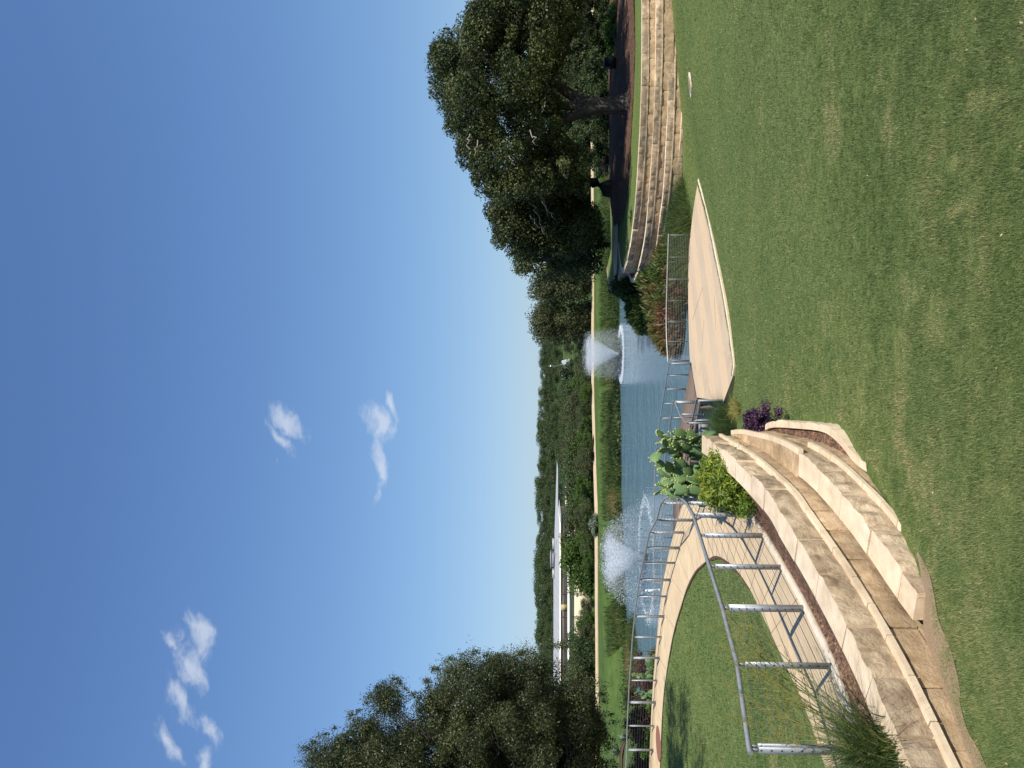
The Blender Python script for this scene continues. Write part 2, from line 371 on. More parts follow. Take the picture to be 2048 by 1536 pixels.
# ---- curves and surfaces
def resample(pts, step=None, n=None):
    P = np.asarray(pts, float); seg = np.linalg.norm(np.diff(P, axis=0), axis=1); s = np.concatenate([[0], np.cumsum(seg)])
    if n is None: n = max(2, int(round(s[-1] / step)) + 1)
    q = np.linspace(0, s[-1], n)
    return np.stack([np.interp(q, s, P[:, k]) for k in range(P.shape[1])], 1)
def smooth_curve(pts, step=.1, it=3):
    """rounded polyline: Chaikin corner cutting, end points kept"""
    P = np.asarray(pts, float)
    for _ in range(it):
        a = P[:-1] * .75 + P[1:] * .25; b = P[:-1] * .25 + P[1:] * .75
        Q = np.empty((2 * len(a), P.shape[1])); Q[0::2] = a; Q[1::2] = b
        P = np.concatenate([P[:1], Q, P[-1:]])
    return resample(P, step)
class RBF:
    def __init__(s, pts):
        P = np.asarray(pts, float); s.P = P[:, :2]; n = len(P)
        A = np.zeros((n + 3, n + 3)); A[:n, :n] = s.k(s.P, s.P) + np.eye(n) * 1e-3
        A[:n, n] = 1; A[:n, n + 1:] = s.P; A[n:, :n] = A[:n, n:].T
        s.w = np.linalg.solve(A, np.concatenate([P[:, 2], [0, 0, 0]]))
    def k(s, a, b): return np.linalg.norm(a[:, None] - b[None], axis=2)
    def __call__(s, xy):
        xy = np.asarray(xy, float).reshape(-1, 2); out = np.empty(len(xy))
        for i in range(0, len(xy), 20000):
            q = xy[i:i + 20000]; n = len(s.P)
            out[i:i + 20000] = s.k(q, s.P) @ s.w[:n] + s.w[n] + q @ s.w[n + 1:]
        return out
def inside(poly, xy):
    poly = np.asarray(poly, float)[:, :2]; x, y = xy[:, 0], xy[:, 1]; c = np.zeros(len(xy), bool)
    j = len(poly) - 1
    for i in range(len(poly)):
        xi, yi = poly[i]; xj, yj = poly[j]
        c ^= ((yi > y) != (yj > y)) & (x < (xj - xi) * (y - yi) / (yj - yi + 1e-12) + xi)
        j = i
    return c
def dist_poly(poly, xy, closed=True):
    poly = np.asarray(poly, float)[:, :2]; d = np.full(len(xy), 1e9); n = len(poly)
    for i in range(n if closed else n - 1):
        a = poly[i]; b = poly[(i + 1) % n]; ab = b - a
        t = np.clip(((xy - a) @ ab) / (ab @ ab + 1e-12), 0, 1)
        d = np.minimum(d, np.linalg.norm(xy - (a + t[:, None] * ab), axis=1))
    return d
def surface(name, zf, xs, ys, keep, m):
    X, Y = np.meshgrid(xs, ys, indexing='ij'); xy = np.stack([X.ravel(), Y.ravel()], 1)
    z = zf(xy); v = np.column_stack([xy, z]); a, b = X.shape
    idx = np.arange(a * b).reshape(a, b)
    f = np.stack([idx[:-1, :-1], idx[1:, :-1], idx[1:, 1:], idx[:-1, 1:]], -1).reshape(-1, 4)
    if keep is not None:
        k = keep(xy[f].mean(1)); f = f[k]
    mb = MB(); mb.add(v, f); return mb.build(name, m, smooth=True)
def strip(name, A, B, m, n=80, extra=None, smooth=True, rows=6):
    A = resample(A, n=n); B = resample(B, n=n)
    t = np.linspace(0, 1, rows)
    G = A[:, None] * (1 - t[None, :, None]) + B[:, None] * t[None, :, None]
    mb = MB(); mb.grid(G)
    if extra:                                  # a skirt down from edge A (outer edge)
        mb.grid(np.stack([A - [0, 0, extra], A], 1))
        mb.grid(np.stack([B, B - [0, 0, .12]], 1))
    return mb.build(name, m, smooth=False)

# ------------------------------------------------------------------ heights
POND = np.array([(-9.3, 36.5), (-7, 32.5), (-3, 31.5), (0, 34.2), (3.5, 36.8), (5.0, 40), (4.4, 44), (4.3, 48), (4.6, 53), (7.5, 60), (12, 70), (22, 77), (40, 79), (70, 79),
                 (70, 82), (45, 82.5), (20, 82), (8, 81.5), (0, 81), (-6, 80), (-14, 78.5), (-20, 76), (-26, 71.5), (-24, 60), (-17, 50), (-11, 42)], float)
land = RBF([(-12, 32, 3.0), (-18, 34, 2.9), (-16, 28, 3.3), (-25, 45, 2.4), (-35, 60, 2.1), (-45, 50, 2.3), (-60, 75, 1.9), (-30, 78, 1.8), (-26, 88, 1.8), (0, 95, 1.9), (-30, 94, 1.65), (-60, 95, 1.6),
            (30, 95, 1.95), (70, 95, 1.95), (100, 95, 1.9), (15, 50, 2.4), (25, 50, 2.4), (10, 55, 2.0), (14, 64, 1.7), (30, 66, 1.9), (60, 60, 2.2), (0, 0, 4.4), (0, 28, .0), (15, 30, .9), (8, 38, -.2), (20, 38, .6), (45, 38, 1.5), (40, 10, 3),
            (-5, 10, 3.4), (-5, 20, 2.6), (-14, 22, 2.9), (-12, 6, 4.0), (0, -30, 5.5), (-60, 0, 4), (60, -30, 5), (-60, -30, 5), (-1.6, 20, 1.6), (-1.5, 26, .7), (-3.2, 26, 1.2), (-6, 29.5, 1.6), (-9.5, 32, 1.8)])
def terrain_z(xy):
    z = land(xy); sd = dist_poly(POND, xy) * np.where(inside(POND, xy), -1, 1)
    z = np.minimum(z, -.35 + np.where(xy[:, 1] > 60, .28, .55) * sd)
    y = xy[:, 1]; t = np.clip((y - 97) / 12, 0, 1)
    hill = .9 + 4.5 * np.clip((y - 170) / 330, 0, 1) ** 1.2
    z = np.where(y > 97, z * (1 - t) + hill * t, z)
    return np.maximum(z, -1.4) - .02
xs = np.concatenate([np.linspace(-3000, -110, 14), np.arange(-100, 100.1, 1.0), np.linspace(110, 3000, 14)])
ys = np.concatenate([np.linspace(-400, -42, 8), np.arange(-38, 112, 1.0), np.linspace(116, 520, 40), np.linspace(600, 5000, 12)])
struct(surface('ground', terrain_z, xs, ys, None, MT['farlawn']))

mb = MB(); mb.add([(-140, 26, 0), (140, 26, 0), (140, 86, 0), (-140, 86, 0)], [[0, 1, 2, 3]])
struct(mb.build('pond_water', MT['water']))

# ------------------------------------------------------------------ terrace walls
LW1 = [PD(X, Y, 3.05)[:2] for X, Y in [(1405, 874), (1458, 909), (1489, 937), (1517, 966), (1542, 992), (1562, 1028), (1593, 1077), (1627, 1133), (1674, 1216), (1732, 1330), (1783, 1447), (1818, 1530)]]
LW1 = LW1 + [(-3.65, 5.75), (-4.3, 5.0), (-5.2, 4.2)]
LW1 = smooth_curve(LW1, .05)
LW2 = [PD(X, Y, 3.66)[:2] for X, Y in [(1462, 868), (1475, 866), (1487, 866), (1501, 870), (1550, 881), (1598, 906), (1640, 941), (1663, 965), (1700, 1005), (1735, 1049), (1789, 1127), (1836, 1186)]]
LW2 = smooth_curve(LW2, .05)
RT = {}
RT[1] = ([(1284, -110), (1284, 0), (1284, 137), (1281, 246), (1277, 314), (1272, 400), (1264.6, 466), (1260, 497), (1254.6, 526), (1245, 552), (1239, 529), (1236, 490)], 4.9)
RT[2] = ([(1312.7, -110), (1312.7, 0), (1312, 100), (1309.5, 200), (1305, 290), (1299, 380), (1291.8, 466), (1284.6, 509), (1276, 545), (1265, 570), (1257, 553), (1252, 520)], 5.57)
RT[3] = ([(1338.7, -110), (1338.7, 0), (1338, 100), (1337, 180), (1334, 270), (1328, 380), (1320, 440), (1311.7, 500), (1303, 547), (1294.5, 571.6), (1283, 587), (1274.6, 571), (1268, 540)], 6.24)
RT[4] = ([(1366.5, -60), (1366, 100), (1365, 200), (1362, 270), (1352, 380), (1343, 440), (1335, 500), (1325, 547), (1317, 580), (1300, 600), (1292, 590), (1286, 565)], 6.91)
RTC = {k: smooth_curve([PD(X, Y, D)[:2] for X, Y in L_], .12, 2) for k, (L_, D) in RT.items()}

def normals(C):
    T = np.gradient(C, axis=0); T /= np.linalg.norm(T, axis=1, keepdims=True)
    return np.stack([-T[:, 1], T[:, 0]], 1)
def course(mb, C, ztop, zbot, depth, lens, seed, rough=.03, res=14, off=0.0, gap=.008, mface=0, mtop=1, s0=0.0, s1=None, nv=5):
    """a row of blocks along the curve C; the outside is to the left of the direction of travel"""
    r = np.random.default_rng(seed); Nn = normals(C)
    seg = np.linalg.norm(np.diff(C, axis=0), axis=1); S = np.concatenate([[0], np.cumsum(seg)])
    s1 = S[-1] if s1 is None else min(s1, S[-1]); s = s0
    while s < s1 - .08:
        ln = r.uniform(*lens); e = min(s + ln, s1)
        if s1 - e < lens[0] * .4: e = s1
        nu = max(3, int((e - s) * res) + 1)
        q = np.linspace(s + gap / 2, e - gap / 2, nu); u = np.linspace(0, 1, nu)
        bx = np.stack([np.interp(q, S, C[:, 0]), np.interp(q, S, C[:, 1])], 1)
        nn = np.stack([np.interp(q, S, Nn[:, 0]), np.interp(q, S, Nn[:, 1])], 1); nn /= np.linalg.norm(nn, axis=1, keepdims=True)
        v = np.linspace(0, 1, nv); U, Vv = np.meshgrid(u, v, indexing='ij')
        jo = r.normal(0, rough * .3); tn = float(np.clip(r.normal(.55, .28), 0, 1))
        base = np.stack([np.repeat(bx[:, 0], nv), np.repeat(bx[:, 1], nv), (zbot + (ztop - zbot) * Vv).ravel()], 1)
        nz = fbm(base, 4.5, seed % 97, 3) * .9 + fbm(base, 14, seed % 89, 2) * .5
        edge = np.minimum(np.minimum(U, 1 - U) * (e - s) / .12, np.minimum(Vv, 1.2 - Vv) * (ztop - zbot) / .12).clip(0, 1).ravel()
        bulge = off + jo + rough * (nz * (.35 + .65 * edge) + .5 * edge)
        G = base.copy(); G[:, 0] += np.repeat(nn[:, 0], nv) * bulge; G[:, 1] += np.repeat(nn[:, 1], nv) * bulge
        G = G.reshape(nu, nv, 3)
        tz = ztop + r.normal(0, .004)
        G[:, -1, 2] = tz + fbm(np.column_stack([bx * 1.0, np.full(nu, 3.3)]), 5, seed % 71, 2) * rough * .25
        mb.grid(G, mface, tn)
        back = np.stack([bx[:, 0] - nn[:, 0] * depth, bx[:, 1] - nn[:, 1] * depth], 1)
        front = G[:, -1]; Bt = np.column_stack([back, np.full(nu, tz)]); Bb = np.column_stack([back, np.full(nu, zbot)])
        mb.grid(np.stack([front, front * .5 + Bt * .5, Bt], 1), mtop, tn)
        mb.grid(np.stack([Bt, Bb], 1), mface, tn)
        for k in (0, -1):
            col = G[k]; bk = np.column_stack([np.repeat(back[k][None], nv, 0), col[:, 2]])
            mb.grid(np.stack([bk, col] if k == 0 else [col, bk], 0), mtop, tn)
        s = e

def mortar(mb, C, ztop, zbot, off, m=1, s0=0.0, s1=None):
    seg = np.linalg.norm(np.diff(C, axis=0), axis=1); S = np.concatenate([[0], np.cumsum(seg)]); k = (S >= s0) & (S <= (S[-1] if s1 is None else s1))
    q = C[k] + normals(C)[k] * off; mb.grid(np.stack([np.column_stack([q, np.full(len(q), zbot)]), np.column_stack([q, np.full(len(q), ztop - .006)])], 1), m, .95)
def length(C): return float(np.linalg.norm(np.diff(C, axis=0), axis=1).sum())
def near_s(C, p):
    d = np.linalg.norm(C - np.asarray(p)[None, :2], axis=1); i = int(d.argmin())
    return float(np.linalg.norm(np.diff(C[:i + 1], axis=0), axis=1).sum()) if i else 0.0
Z = lambda D: EYE - D

t = thing('stone_terrace_wall', 'curved pale limestone block wall descending past the metal railing beside the lawn', 'stone wall', (LW1[len(LW1) // 2][0], LW1[len(LW1) // 2][1], Z(3.8)))
mb = MB(); course(mb, LW1, Z(3.05), Z(3.36), .30, (.6, .95), 21, rough=.05, res=22, nv=9, gap=.02); mortar(mb, LW1, Z(3.05), Z(3.36), -.05); mb.build('block_course', [MT['split'], MT['sawn']], t, smooth=False)
mb = MB(); course(mb, LW1, Z(3.36), Z(3.42), .34, (.35, .6), 22, rough=.006, res=10, off=.075, nv=3, gap=.012); mb.build('ledge_slabs', [MT['sawn'], MT['sawn']], t)
mb = MB(); course(mb, LW1, Z(3.42), Z(3.74), .30, (.45, .75), 23, rough=.024, res=16, off=.02, nv=7, mtop=0, gap=.016); mortar(mb, LW1, Z(3.42), Z(3.74), -.03)
course(mb, LW1, Z(3.745), Z(4.15), .30, (.5, .8), 24, rough=.02, res=12, off=.02, nv=6, mtop=0)
course(mb, LW1, Z(4.15), Z(4.6), .30, (.5, .8), 25, rough=.02, res=8, off=.02, nv=4, mtop=0, s1=4.5); mb.build('base_course', [MT['orange'], MT['sawn']], t)
sB = near_s(LW2, PD(1598, 906, 3.66))
t = thing('stone_seat_step', 'lower limestone block step rising out of the lawn in front of the curved wall', 'stone step', (LW2[-1][0], LW2[-1][1], Z(4.0)))
mb = MB(); course(mb, LW2, Z(3.66), Z(3.97), .32, (.55, .9), 31, rough=.044, res=22, nv=9, s0=sB, gap=.02); mortar(mb, LW2, Z(3.66), Z(3.97), -.05, 1, sB); mb.build('block_course', [MT['split'], MT['sawn']], t)
mb = MB(); course(mb, LW2, Z(3.668), Z(3.72), .5, (.45, .8), 32, rough=.004, res=10, off=-.02, nv=3, s1=sB); mb.build('flagstone_tread', [MT['orange'], MT['orange']], t)
mb = MB(); course(mb, LW2, Z(3.66), Z(3.725), .018, (.45, .8), 32, rough=.006, res=10, off=.07, nv=3, s1=sB); mb.build('ledge_slabs', [MT['sawn'], MT['sawn']], t)
mb = MB(); course(mb, LW2, Z(3.72), Z(3.97), .3, (.45, .8), 33, rough=.018, res=12, nv=5, s1=sB, mtop=0)
LW2x = np.concatenate([LW2, LW2[-1:] + (LW2[-1] - LW2[-4]) / np.linalg.norm(LW2[-1] - LW2[-4]) * np.array([[.06], [.12], [.18]])])
course(mb, LW2x, Z(4.0), Z(4.5), .3, (.45, .8), 34, rough=.018, res=10, off=.02, nv=5, mtop=0); mb.build('base_course', [MT['orange']], t)
mb = MB(); course(mb, LW2x, Z(3.97), Z(4.03), .34, (.4, .65), 35, rough=.006, res=10, off=.075, nv=3, gap=.012, s0=max(0, sB - .55)); mb.build('ledge_slabs', [MT['sawn'], MT['sawn']], t)

PC = smooth_curve([PD(X, Y, 4.22)[:2] for X, Y in [(1532, 850), (1545, 843), (1597, 845), (1640, 848), (1663, 856), (1692, 884), (1712, 912), (1740, 930)]], .05)
t = thing('planter_curb', 'low curved limestone curb holding a mulch bed beside the lawn', 'stone curb', (PC[8][0], PC[8][1], Z(4.4)))
mb = MB(); course(mb, PC, Z(4.20), Z(4.75), .10, (.35, .7), 41, rough=.03, res=16, nv=6); mb.build('curb_stones', [MT['sawn'], MT['sawn']], t)
mb = MB(); A = np.column_stack([resample(PC, n=30), np.full(30, Z(4.27))]); LWp = LW2[:int(len(LW2) * .62)]
Bq = np.column_stack([resample(LWp, n=30), np.full(30, Z(4.25))]); G = A[:, None] * (1 - np.linspace(0, 1, 8)[None, :, None]) + Bq[:, None] * np.linspace(0, 1, 8)[None, :, None]
G[:, :, 2] += fbm(G.reshape(-1, 3), 6, 3).reshape(30, 8) * .03; mb.grid(G, flip=True); struct(mb.build('planter_mulch', MT['mulch']))

t = thing('amphitheatre_wall', 'long stepped limestone terrace wall below the big oak tree', 'stone wall', (RTC[1][60][0], RTC[1][60][1], Z(6.9)))
for k in (1, 2, 3, 4):
    D = RT[k][1]
    if k == 1:
        tb = []
    mb = MB(); course(mb, RTC[k], Z(D), Z(D + .30), .30, (.6, 1.2), 50 + k, rough=.06, res=9, nv=5, gap=.014); mb.build('block_course', [MT['split'], MT['sawn']], t)
    mb = MB(); course(mb, RTC[k], Z(D + .30), Z(D + .355), .34, (.8, 1.3), 60 + k, rough=.006, res=3, off=.05, nv=2, gap=.01); mb.build('ledge_slabs', [MT['split'], MT['sawn']], t)
    mb = MB(); course(mb, RTC[k], Z(D + .355), Z(D + .9), .3, (.7, 1.4), 70 + k, rough=.05, res=8, off=-.02, nv=5, mtop=0); mb.build('base_course', [MT['orange']], t)
    if k > 1:                                  # trodden fill behind each lower wall top
        C = RTC[k]; n = 90; q = resample(C, n=n); nn = normals(q)
        A = np.column_stack([q - nn * .28, np.full(n, Z(D + .02))]); B = np.column_stack([q - nn * 1.3, np.full(n, Z(D + .02))])
        mb = MB(); mb.grid(np.stack([A, B], 1)); mb.build('tread_fill', MT['redmulch'], t)
W5 = smooth_curve([PD(X, Y, D)[:2] for X, Y, D in [(1240, 520, 4.95), (1239, 548, 4.95), (1233, 575, 4.95), (1225, 588, 4.95), (1217, 575, 4.95), (1213, 540, 4.95)]], .2, 2)
t = thing('retaining_wall', 'dark end of a stone retaining wall behind the terrace tip by the pond', 'stone wall', (W5[5][0], W5[5][1], Z(6)))
mb = MB(); course(mb, W5, Z(4.95), Z(5.4), .3, (.6, 1.1), 81, rough=.04, res=6, nv=4); course(mb, W5, Z(5.4), Z(5.85), .3, (.6, 1.1), 82, rough=.04, res=6, nv=4, off=.06)
course(mb, W5, Z(5.85), Z(6.8), .3, (.6, 1.1), 83, rough=.04, res=6, nv=4, off=.12); mb.build('block_courses', [MT['split'], MT['split']], t)

# ------------------------------------------------------------------ lawns
bowl = RBF([(0, -6, 2.3), (-6, -2, 2.55), (8, -4, 2.2), (0, 0, 2.65), (-3.3, 5.9, 3.47), (-2.9, 6.6, 3.56), (-1.95, 7.42, 3.68), (-1.75, 7.95, 3.83), (-1.45, 8.5, 3.94), (-1.15, 9.15, 4.05), (-.9, 9.7, 4.13), (-.55, 10.7, 4.25), (-.5, 12.5, 4.5), (-.6, 14.6, 4.85), (2, 10, 4.1), (4, 6, 3.3), (8, 14, 4.3), (12, 20, 4.95), (5, 20, 5.35), (0, 20, 5.65), (-.6, 25, 6.45),
            (.6, 28.0, 6.93), (3, 29, 6.93), (6.4, 31.8, 6.93), (9.3, 34.5, 6.93), (-1, 30, 7.25), (3, 33, 7.4), (12.2, 31, 5.93), (18, 30, 5.35), (13.1, 38.4, 6.93), (16, 38.4, 6.62), (19.4, 38.2, 6.28), (9.7, 39.3, 7.12), (24, 38.5, 5.9), (32, 38, 5.3), (25, 20, 4.5), (20, 5, 3)])
lawn_z = lambda xy: EYE - bowl(xy)
STF = [PD(X, Y, 6.95) for X, Y in [(1397, 357), (1407, 393), (1423.5, 464), (1437, 532), (1453.5, 614), (1467, 710), (1469.5, 735), (1466, 752), (1447, 803)]]
STB = [PD(X, Y, 6.95) for X, Y in [(1397, 357), (1388, 409), (1385, 431), (1381, 469), (1378, 491), (1375.6, 573), (1378, 690), (1380, 727), (1394, 795), (1447, 803)]]
stage_poly = np.array([p[:2] for p in STF] + [p[:2] for p in STB[::-1][1:-1]])
lawn_left = np.array([(-7, -8), (-6, 3), (-4.6, 4.9), (-3.7, 6.0)] + [tuple(p) for p in LW1[::-1][::6] if p[1] < 7.3 and p[1] > 6] + [tuple(p) for p in LW2[::-1][::6] if p[1] < 9.6] + [tuple(p) for p in PC[::-1][::4] if p[1] > 9.8] + [(-.95, 16), (-1.1, 22), (-1.1, 30)])
def lawn_keep(c):
    xl = np.interp(c[:, 1], lawn_left[:, 1], lawn_left[:, 0] - .45)
    yb = np.interp(c[:, 0], [-2, .5, 3, 6.4, 9.3, 11, 40], [31, 30.5, 32, 34, 41.5, 42, 42])
    return (c[:, 0] > xl) & (c[:, 1] < yb)
struct(surface('lawn', lawn_z, np.arange(-8, 44, .35), np.arange(-10, 42.5, .35), lawn_keep, MT['lawn']))

def outline_sheet(name, poly, m, skirt=.15, tri=True):
    bm = bmesh.new(); vs = [bm.verts.new(p) for p in poly]; f = bm.faces.new(vs)
    if f.normal.z < 0: f.normal_flip()
    bm.normal_update()
    ret = bmesh.ops.extrude_face_region(bm, geom=[f])
    for v in [g for g in ret['geom'] if isinstance(g, bmesh.types.BMVert)]: v.co.z -= skirt
    bmesh.ops.triangulate(bm, faces=bm.faces[:])
    bmesh.ops.recalc_face_normals(bm, faces=bm.faces[:])
    me = bpy.data.meshes.new(name); bm.to_mesh(me); bm.free(); me.materials.append(m)
    o = bpy.data.objects.new(name, me); COL.objects.link(o); return o

def stage_mat():
    m = mat('stage_concrete', [(.3, (.45, .36, .26)), (.6, (.5, .40, .29)), (.8, (.55, .445, .33))], 30, .85, .2, 120, ramp2=[(.3, (.9, .88, .86)), (.65, (1.04, 1.03, 1.02))], scale2=.5, mix2=.8)
    nt = m.node_tree; N = nt.nodes; L = nt.links; b = N['Principled BSDF']
    tc = N.new('ShaderNodeTexCoord'); sep = N.new('ShaderNodeSeparateXYZ'); L.new(tc.outputs['Object'], sep.inputs[0])
    def mt(op, a, bb):
        n = N.new('ShaderNodeMath'); n.operation = op
        for i, v in enumerate((a, bb)):
            if isinstance(v, (int, float)): n.inputs[i].default_value = v
            else: L.new(v, n.inputs[i])
        return n.outputs[0]
    w = mt('ADD', mt('MULTIPLY', sep.outputs[0], -.52), mt('MULTIPLY', sep.outputs[1], .854))
    st = mt('GREATER_THAN', mt('FRACT', mt('MULTIPLY', w, .5), 0), .5)       # alternate smooth and pebbled bands, 1 m wide
    cur = b.inputs['Base Color'].links[0].from_socket
    ng = N.new('ShaderNodeTexNoise'); ng.inputs['Scale'].default_value = 90; L.new(tc.outputs['Object'], ng.inputs['Vector'])
    r = N.new('ShaderNodeValToRGB'); r.color_ramp.elements[0].position = .35; r.color_ramp.elements[0].color = (.44, .32, .20, 1); r.color_ramp.elements[1].position = .65; r.color_ramp.elements[1].color = (.64, .50, .34, 1)
    L.new(ng.outputs[0], r.inputs[0])
    mx = N.new('ShaderNodeMix'); mx.data_type = 'RGBA'; L.new(st, mx.inputs['Factor']); L.new(cur, mx.inputs['A']); L.new(r.outputs[0], mx.inputs['B'])
    L.new(mx.outputs['Result'], b.inputs['Base Color']); return m
MT['stage'] = stage_mat(); weather(MT['stage'], .7, .54, .74, (.84, .80, .76))
sf = smooth_curve(STF[:-1], .4, 2); sb = smooth_curve(STB[:-1], .4, 2)
stage_out = [tuple(p) for p in sf] + [tuple(STF[-1])] + [tuple(p) for p in sb[::-1][:-1]]
struct(outline_sheet('stage_paving', stage_out, MT['stage'], .5))
# pale curb along the stage's lawn side
mb = MB(); q = sf[:, :2]; nn = normals(q)
for a, b in ((0, -.12),):
    G = np.stack([np.column_stack([q + nn * .0, np.full(len(q), Z(6.95) + .02)]), np.column_stack([q + nn * -.14, np.full(len(q), Z(6.95) + .02)])], 1); mb.grid(G)
    mb.grid(np.stack([np.column_stack([q + nn * -.14, np.full(len(q), Z(6.95) + .02)]), np.column_stack([q + nn * -.14, np.full(len(q), Z(7.4))])], 1))
    mb.grid(np.stack([np.column_stack([q, np.full(len(q), Z(6.95) + .02)]), np.column_stack([q, np.full(len(q), Z(6.96))])], 1))
tag(mb.build('stage_curb', MT['curb']), 'thin pale concrete curb along the lawn edge of the round paved stage', 'curb')
# scored joints in the paving
mb = MB()
for a, b in (((1385, 640), (1405, 575)), ((1428, 590), (1432, 660)), ((1403, 700), (1408, 640))):
    p, q_ = PD(*a, 6.948), PD(*b, 6.948); dd = q_ - p; n_ = np.array([-dd[1], dd[0], 0]); n_ /= np.linalg.norm(n_) / .02
    mb.add([p - n_, q_ - n_, q_ + n_, p + n_], [[0, 1, 2, 3]])
struct(mb.build('paving_joints', MT['deck']))

# plateau behind the terrace with the mulch bed of the oak
pl = [tuple(p) + (Z(4.93),) for p in (RTC[1] - normals(RTC[1]) * .28)[::3]]
pl = pl + [tuple(p) + (Z(4.97),) for p in (W5 - normals(W5) * .2)] + [(11, 62, Z(5.3)), (22, 66, Z(5.3)), (60, 66, Z(4.9)), (60, 42, Z(4.5))]
struct(outline_sheet('terrace_lawn', pl, MT['lawn'], .3))
mu = [PD(X, Y, D)[:2] for X, Y, D in [(1267, -60, 4.85), (1267, 0, 4.9), (1270, 90, 4.9), (1266.5, 190, 4.9), (1262, 274, 4.9), (1258, 355, 4.9), (1252, 405, 4.9), (1246, 437, 4.9)]]
mb = MB(); A = resample(mu, n=60); B = resample([(38, 52), (24, 57), (14, 56), (11, 53.5), tuple(mu[-1])][0:5], n=60)
tt = np.linspace(0, 1, 14); G2 = A[:, None] * (1 - tt[None, :, None]) + B[:, None] * tt[None, :, None]
zz = Z(4.92) + .26 * np.sin(np.clip(tt * 2.2, 0, 1.57))[None, :] * np.ones((60, 1)) * np.minimum(1, (60 - np.arange(60)) / 14)[:, None] + .005
G = np.concatenate([G2, zz[:, :, None]], 2); G[:, :, 2] += np.abs(fbm(G.reshape(-1, 3), 2.5, 9).reshape(60, 14)) * .06
mb.grid(G); struct(mb.build('oak_mulch_bed', MT['redmulch'], smooth=True))
mb = MB(); a_ = np.array([PD(X, Y, 4.93) for X, Y in [(1237, 440), (1236, 480), (1235, 520), (1233, 558)]]); b_ = np.array([PD(X, Y, 4.93) for X, Y in [(1229, 440), (1228, 480), (1227, 520), (1228, 558)]])
a_[:, 2] += .02; b_[:, 2] += .02; mb.grid(np.stack([resample(a_, n=20), resample(b_, n=20)], 1), flip=True); struct(mb.build('terrace_path', MT['path']))

# ------------------------------------------------------------------ ramp path, left ground
def ramp_D(y): return np.interp(y, [2, 7.4, 8.5, 10, 11.1, 12.8, 14.1, 16.2, 19, 22, 40], [2.6, 3.0, 3.16, 3.33, 3.42, 3.6, 3.75, 3.9, 4.08, 4.2, 4.2])
nearF = [(-3.5, 7.4), (-3.1, 8.5), (-2.88, 9.9), (-2.66, 11.2), (-2.5, 12.7), (-2.40, 14.1), (-2.36, 15.2), (-2.42, 16.3)]
cornerF = [(-2.55, 17.4), (-2.72, 18.5), (-2.92, 19.6), (-3.2, 20.6)]
farPx = [(1375, 1041), (1369, 1065), (1360, 1096), (1351, 1126), (1342, 1160), (1335, 1193), (1329, 1233), (1323.5, 1274), (1319.6, 1316), (1315, 1361), (1312, 1405), (1309, 1452), (1307, 1500), (1305, 1550)]
farF = [tuple(PD(X, Y, 4.2)[:2]) for X, Y in farPx]
farF[0] = (-3.85, 21.7)
zF = lambda p: (p[0], p[1], Z(float(ramp_D(p[1])) if p[1] < 22 else 4.2))
farC = np.array(farF); fn = normals(np.concatenate([[(-3.1, 20.6)], farC]))[1:]
outer = [(-7.5, 2.5), (-5.0, 5.0), (-3.95, 6.3)] + [(p[0] + .1, p[1] - .02) for p in nearF] + [(-2.3, 17.6), (-2.4, 19), (-2.6, 20.4), (-3.0, 21.8)] + [tuple(p - n_ * .9) for p, n_ in zip(farC[1:], fn[1:])] + [(-24, 32.5), (-34, 34)]
inner = [(-9.5, 4.5), (-6.3, 6.4), (-4.75, 8.0)] + [tuple(PD(X, Y, D)[:2]) for X, Y, D in [(1634, 1524, 3.12), (1580, 1372, 3.28), (1540.6, 1278, 3.45), (1501, 1200, 3.6), (1466, 1137, 3.78), (1440, 1115, 3.92), (1428, 1111, 3.98), (1419, 1113, 4.02), (1405, 1126, 4.1), (1385, 1143, 4.15), (1372, 1172, 4.17), (1364, 1200, 4.18), (1346, 1263, 4.2), (1333, 1340, 4.2), (1325.5, 1397, 4.2), (1322, 1462, 4.2), (1319, 1536, 4.2)]] + [(-24, 29.5), (-34, 30.5)]
def smooth_xy(L_, st=.15): return smooth_curve(np.array(L_), st, 2)
oc, ic = smooth_xy(outer), smooth_xy(inner)
zc = lambda C: np.column_stack([C, Z(np.where(C[:, 1] < 22, ramp_D(C[:, 1]), 4.2))])
# stations matched by path parameter through key points
def match(a_keys, b_keys, A, B, n):
    out = []
    for C, keys in ((A, a_keys), (B, b_keys)):
        seg = np.linalg.norm(np.diff(C, axis=0), axis=1); S = np.concatenate([[0], np.cumsum(seg)])
        ks = [0] + [near_s(C, k) for k in keys] + [S[-1]]
        q = np.concatenate([np.linspace(ks[i], ks[i + 1], n, endpoint=False) for i in range(len(ks) - 1)] + [[S[-1]]])
        out.append(np.stack([np.interp(q, S, C[:, 0]), np.interp(q, S, C[:, 1])], 1))
    return out
oA, iB = match([(-2.8, 9.9), (-2.3, 14.1), (-2.3, 17.6), (-3.0, 21.8), tuple(farC[5] - fn[5] * .9), tuple(farC[12] - fn[12] * .9)],
               [PD(1540.6, 1278, 3.45), PD(1466, 1137, 3.78), PD(1428, 1111, 3.98), PD(1405, 1126, 4.1), PD(1364, 1200, 4.18), PD(1319, 1536, 4.2)], oc, ic, 18)
mb = MB(); A3, B3 = zc(oA), zc(iB); tt = np.linspace(0, 1, 7)
G = A3[:, None] * (1 - tt[None, :, None]) + B3[:, None] * tt[None, :, None]; mb.grid(G)
mb.grid(np.stack([A3, A3 - [0, 0, .25]], 1), 1, flip=True); mb.grid(np.stack([B3, B3 - [0, 0, .1]], 1), 1)
struct(mb.build('ramp_path', [MT['path'], MT['curb']]))
mb = MB()                                       # concrete edge of the path on the mulch side, a little proud
k0 = 18; e = A3[:k0 * 3]; dn = normals(e[:, :2]);
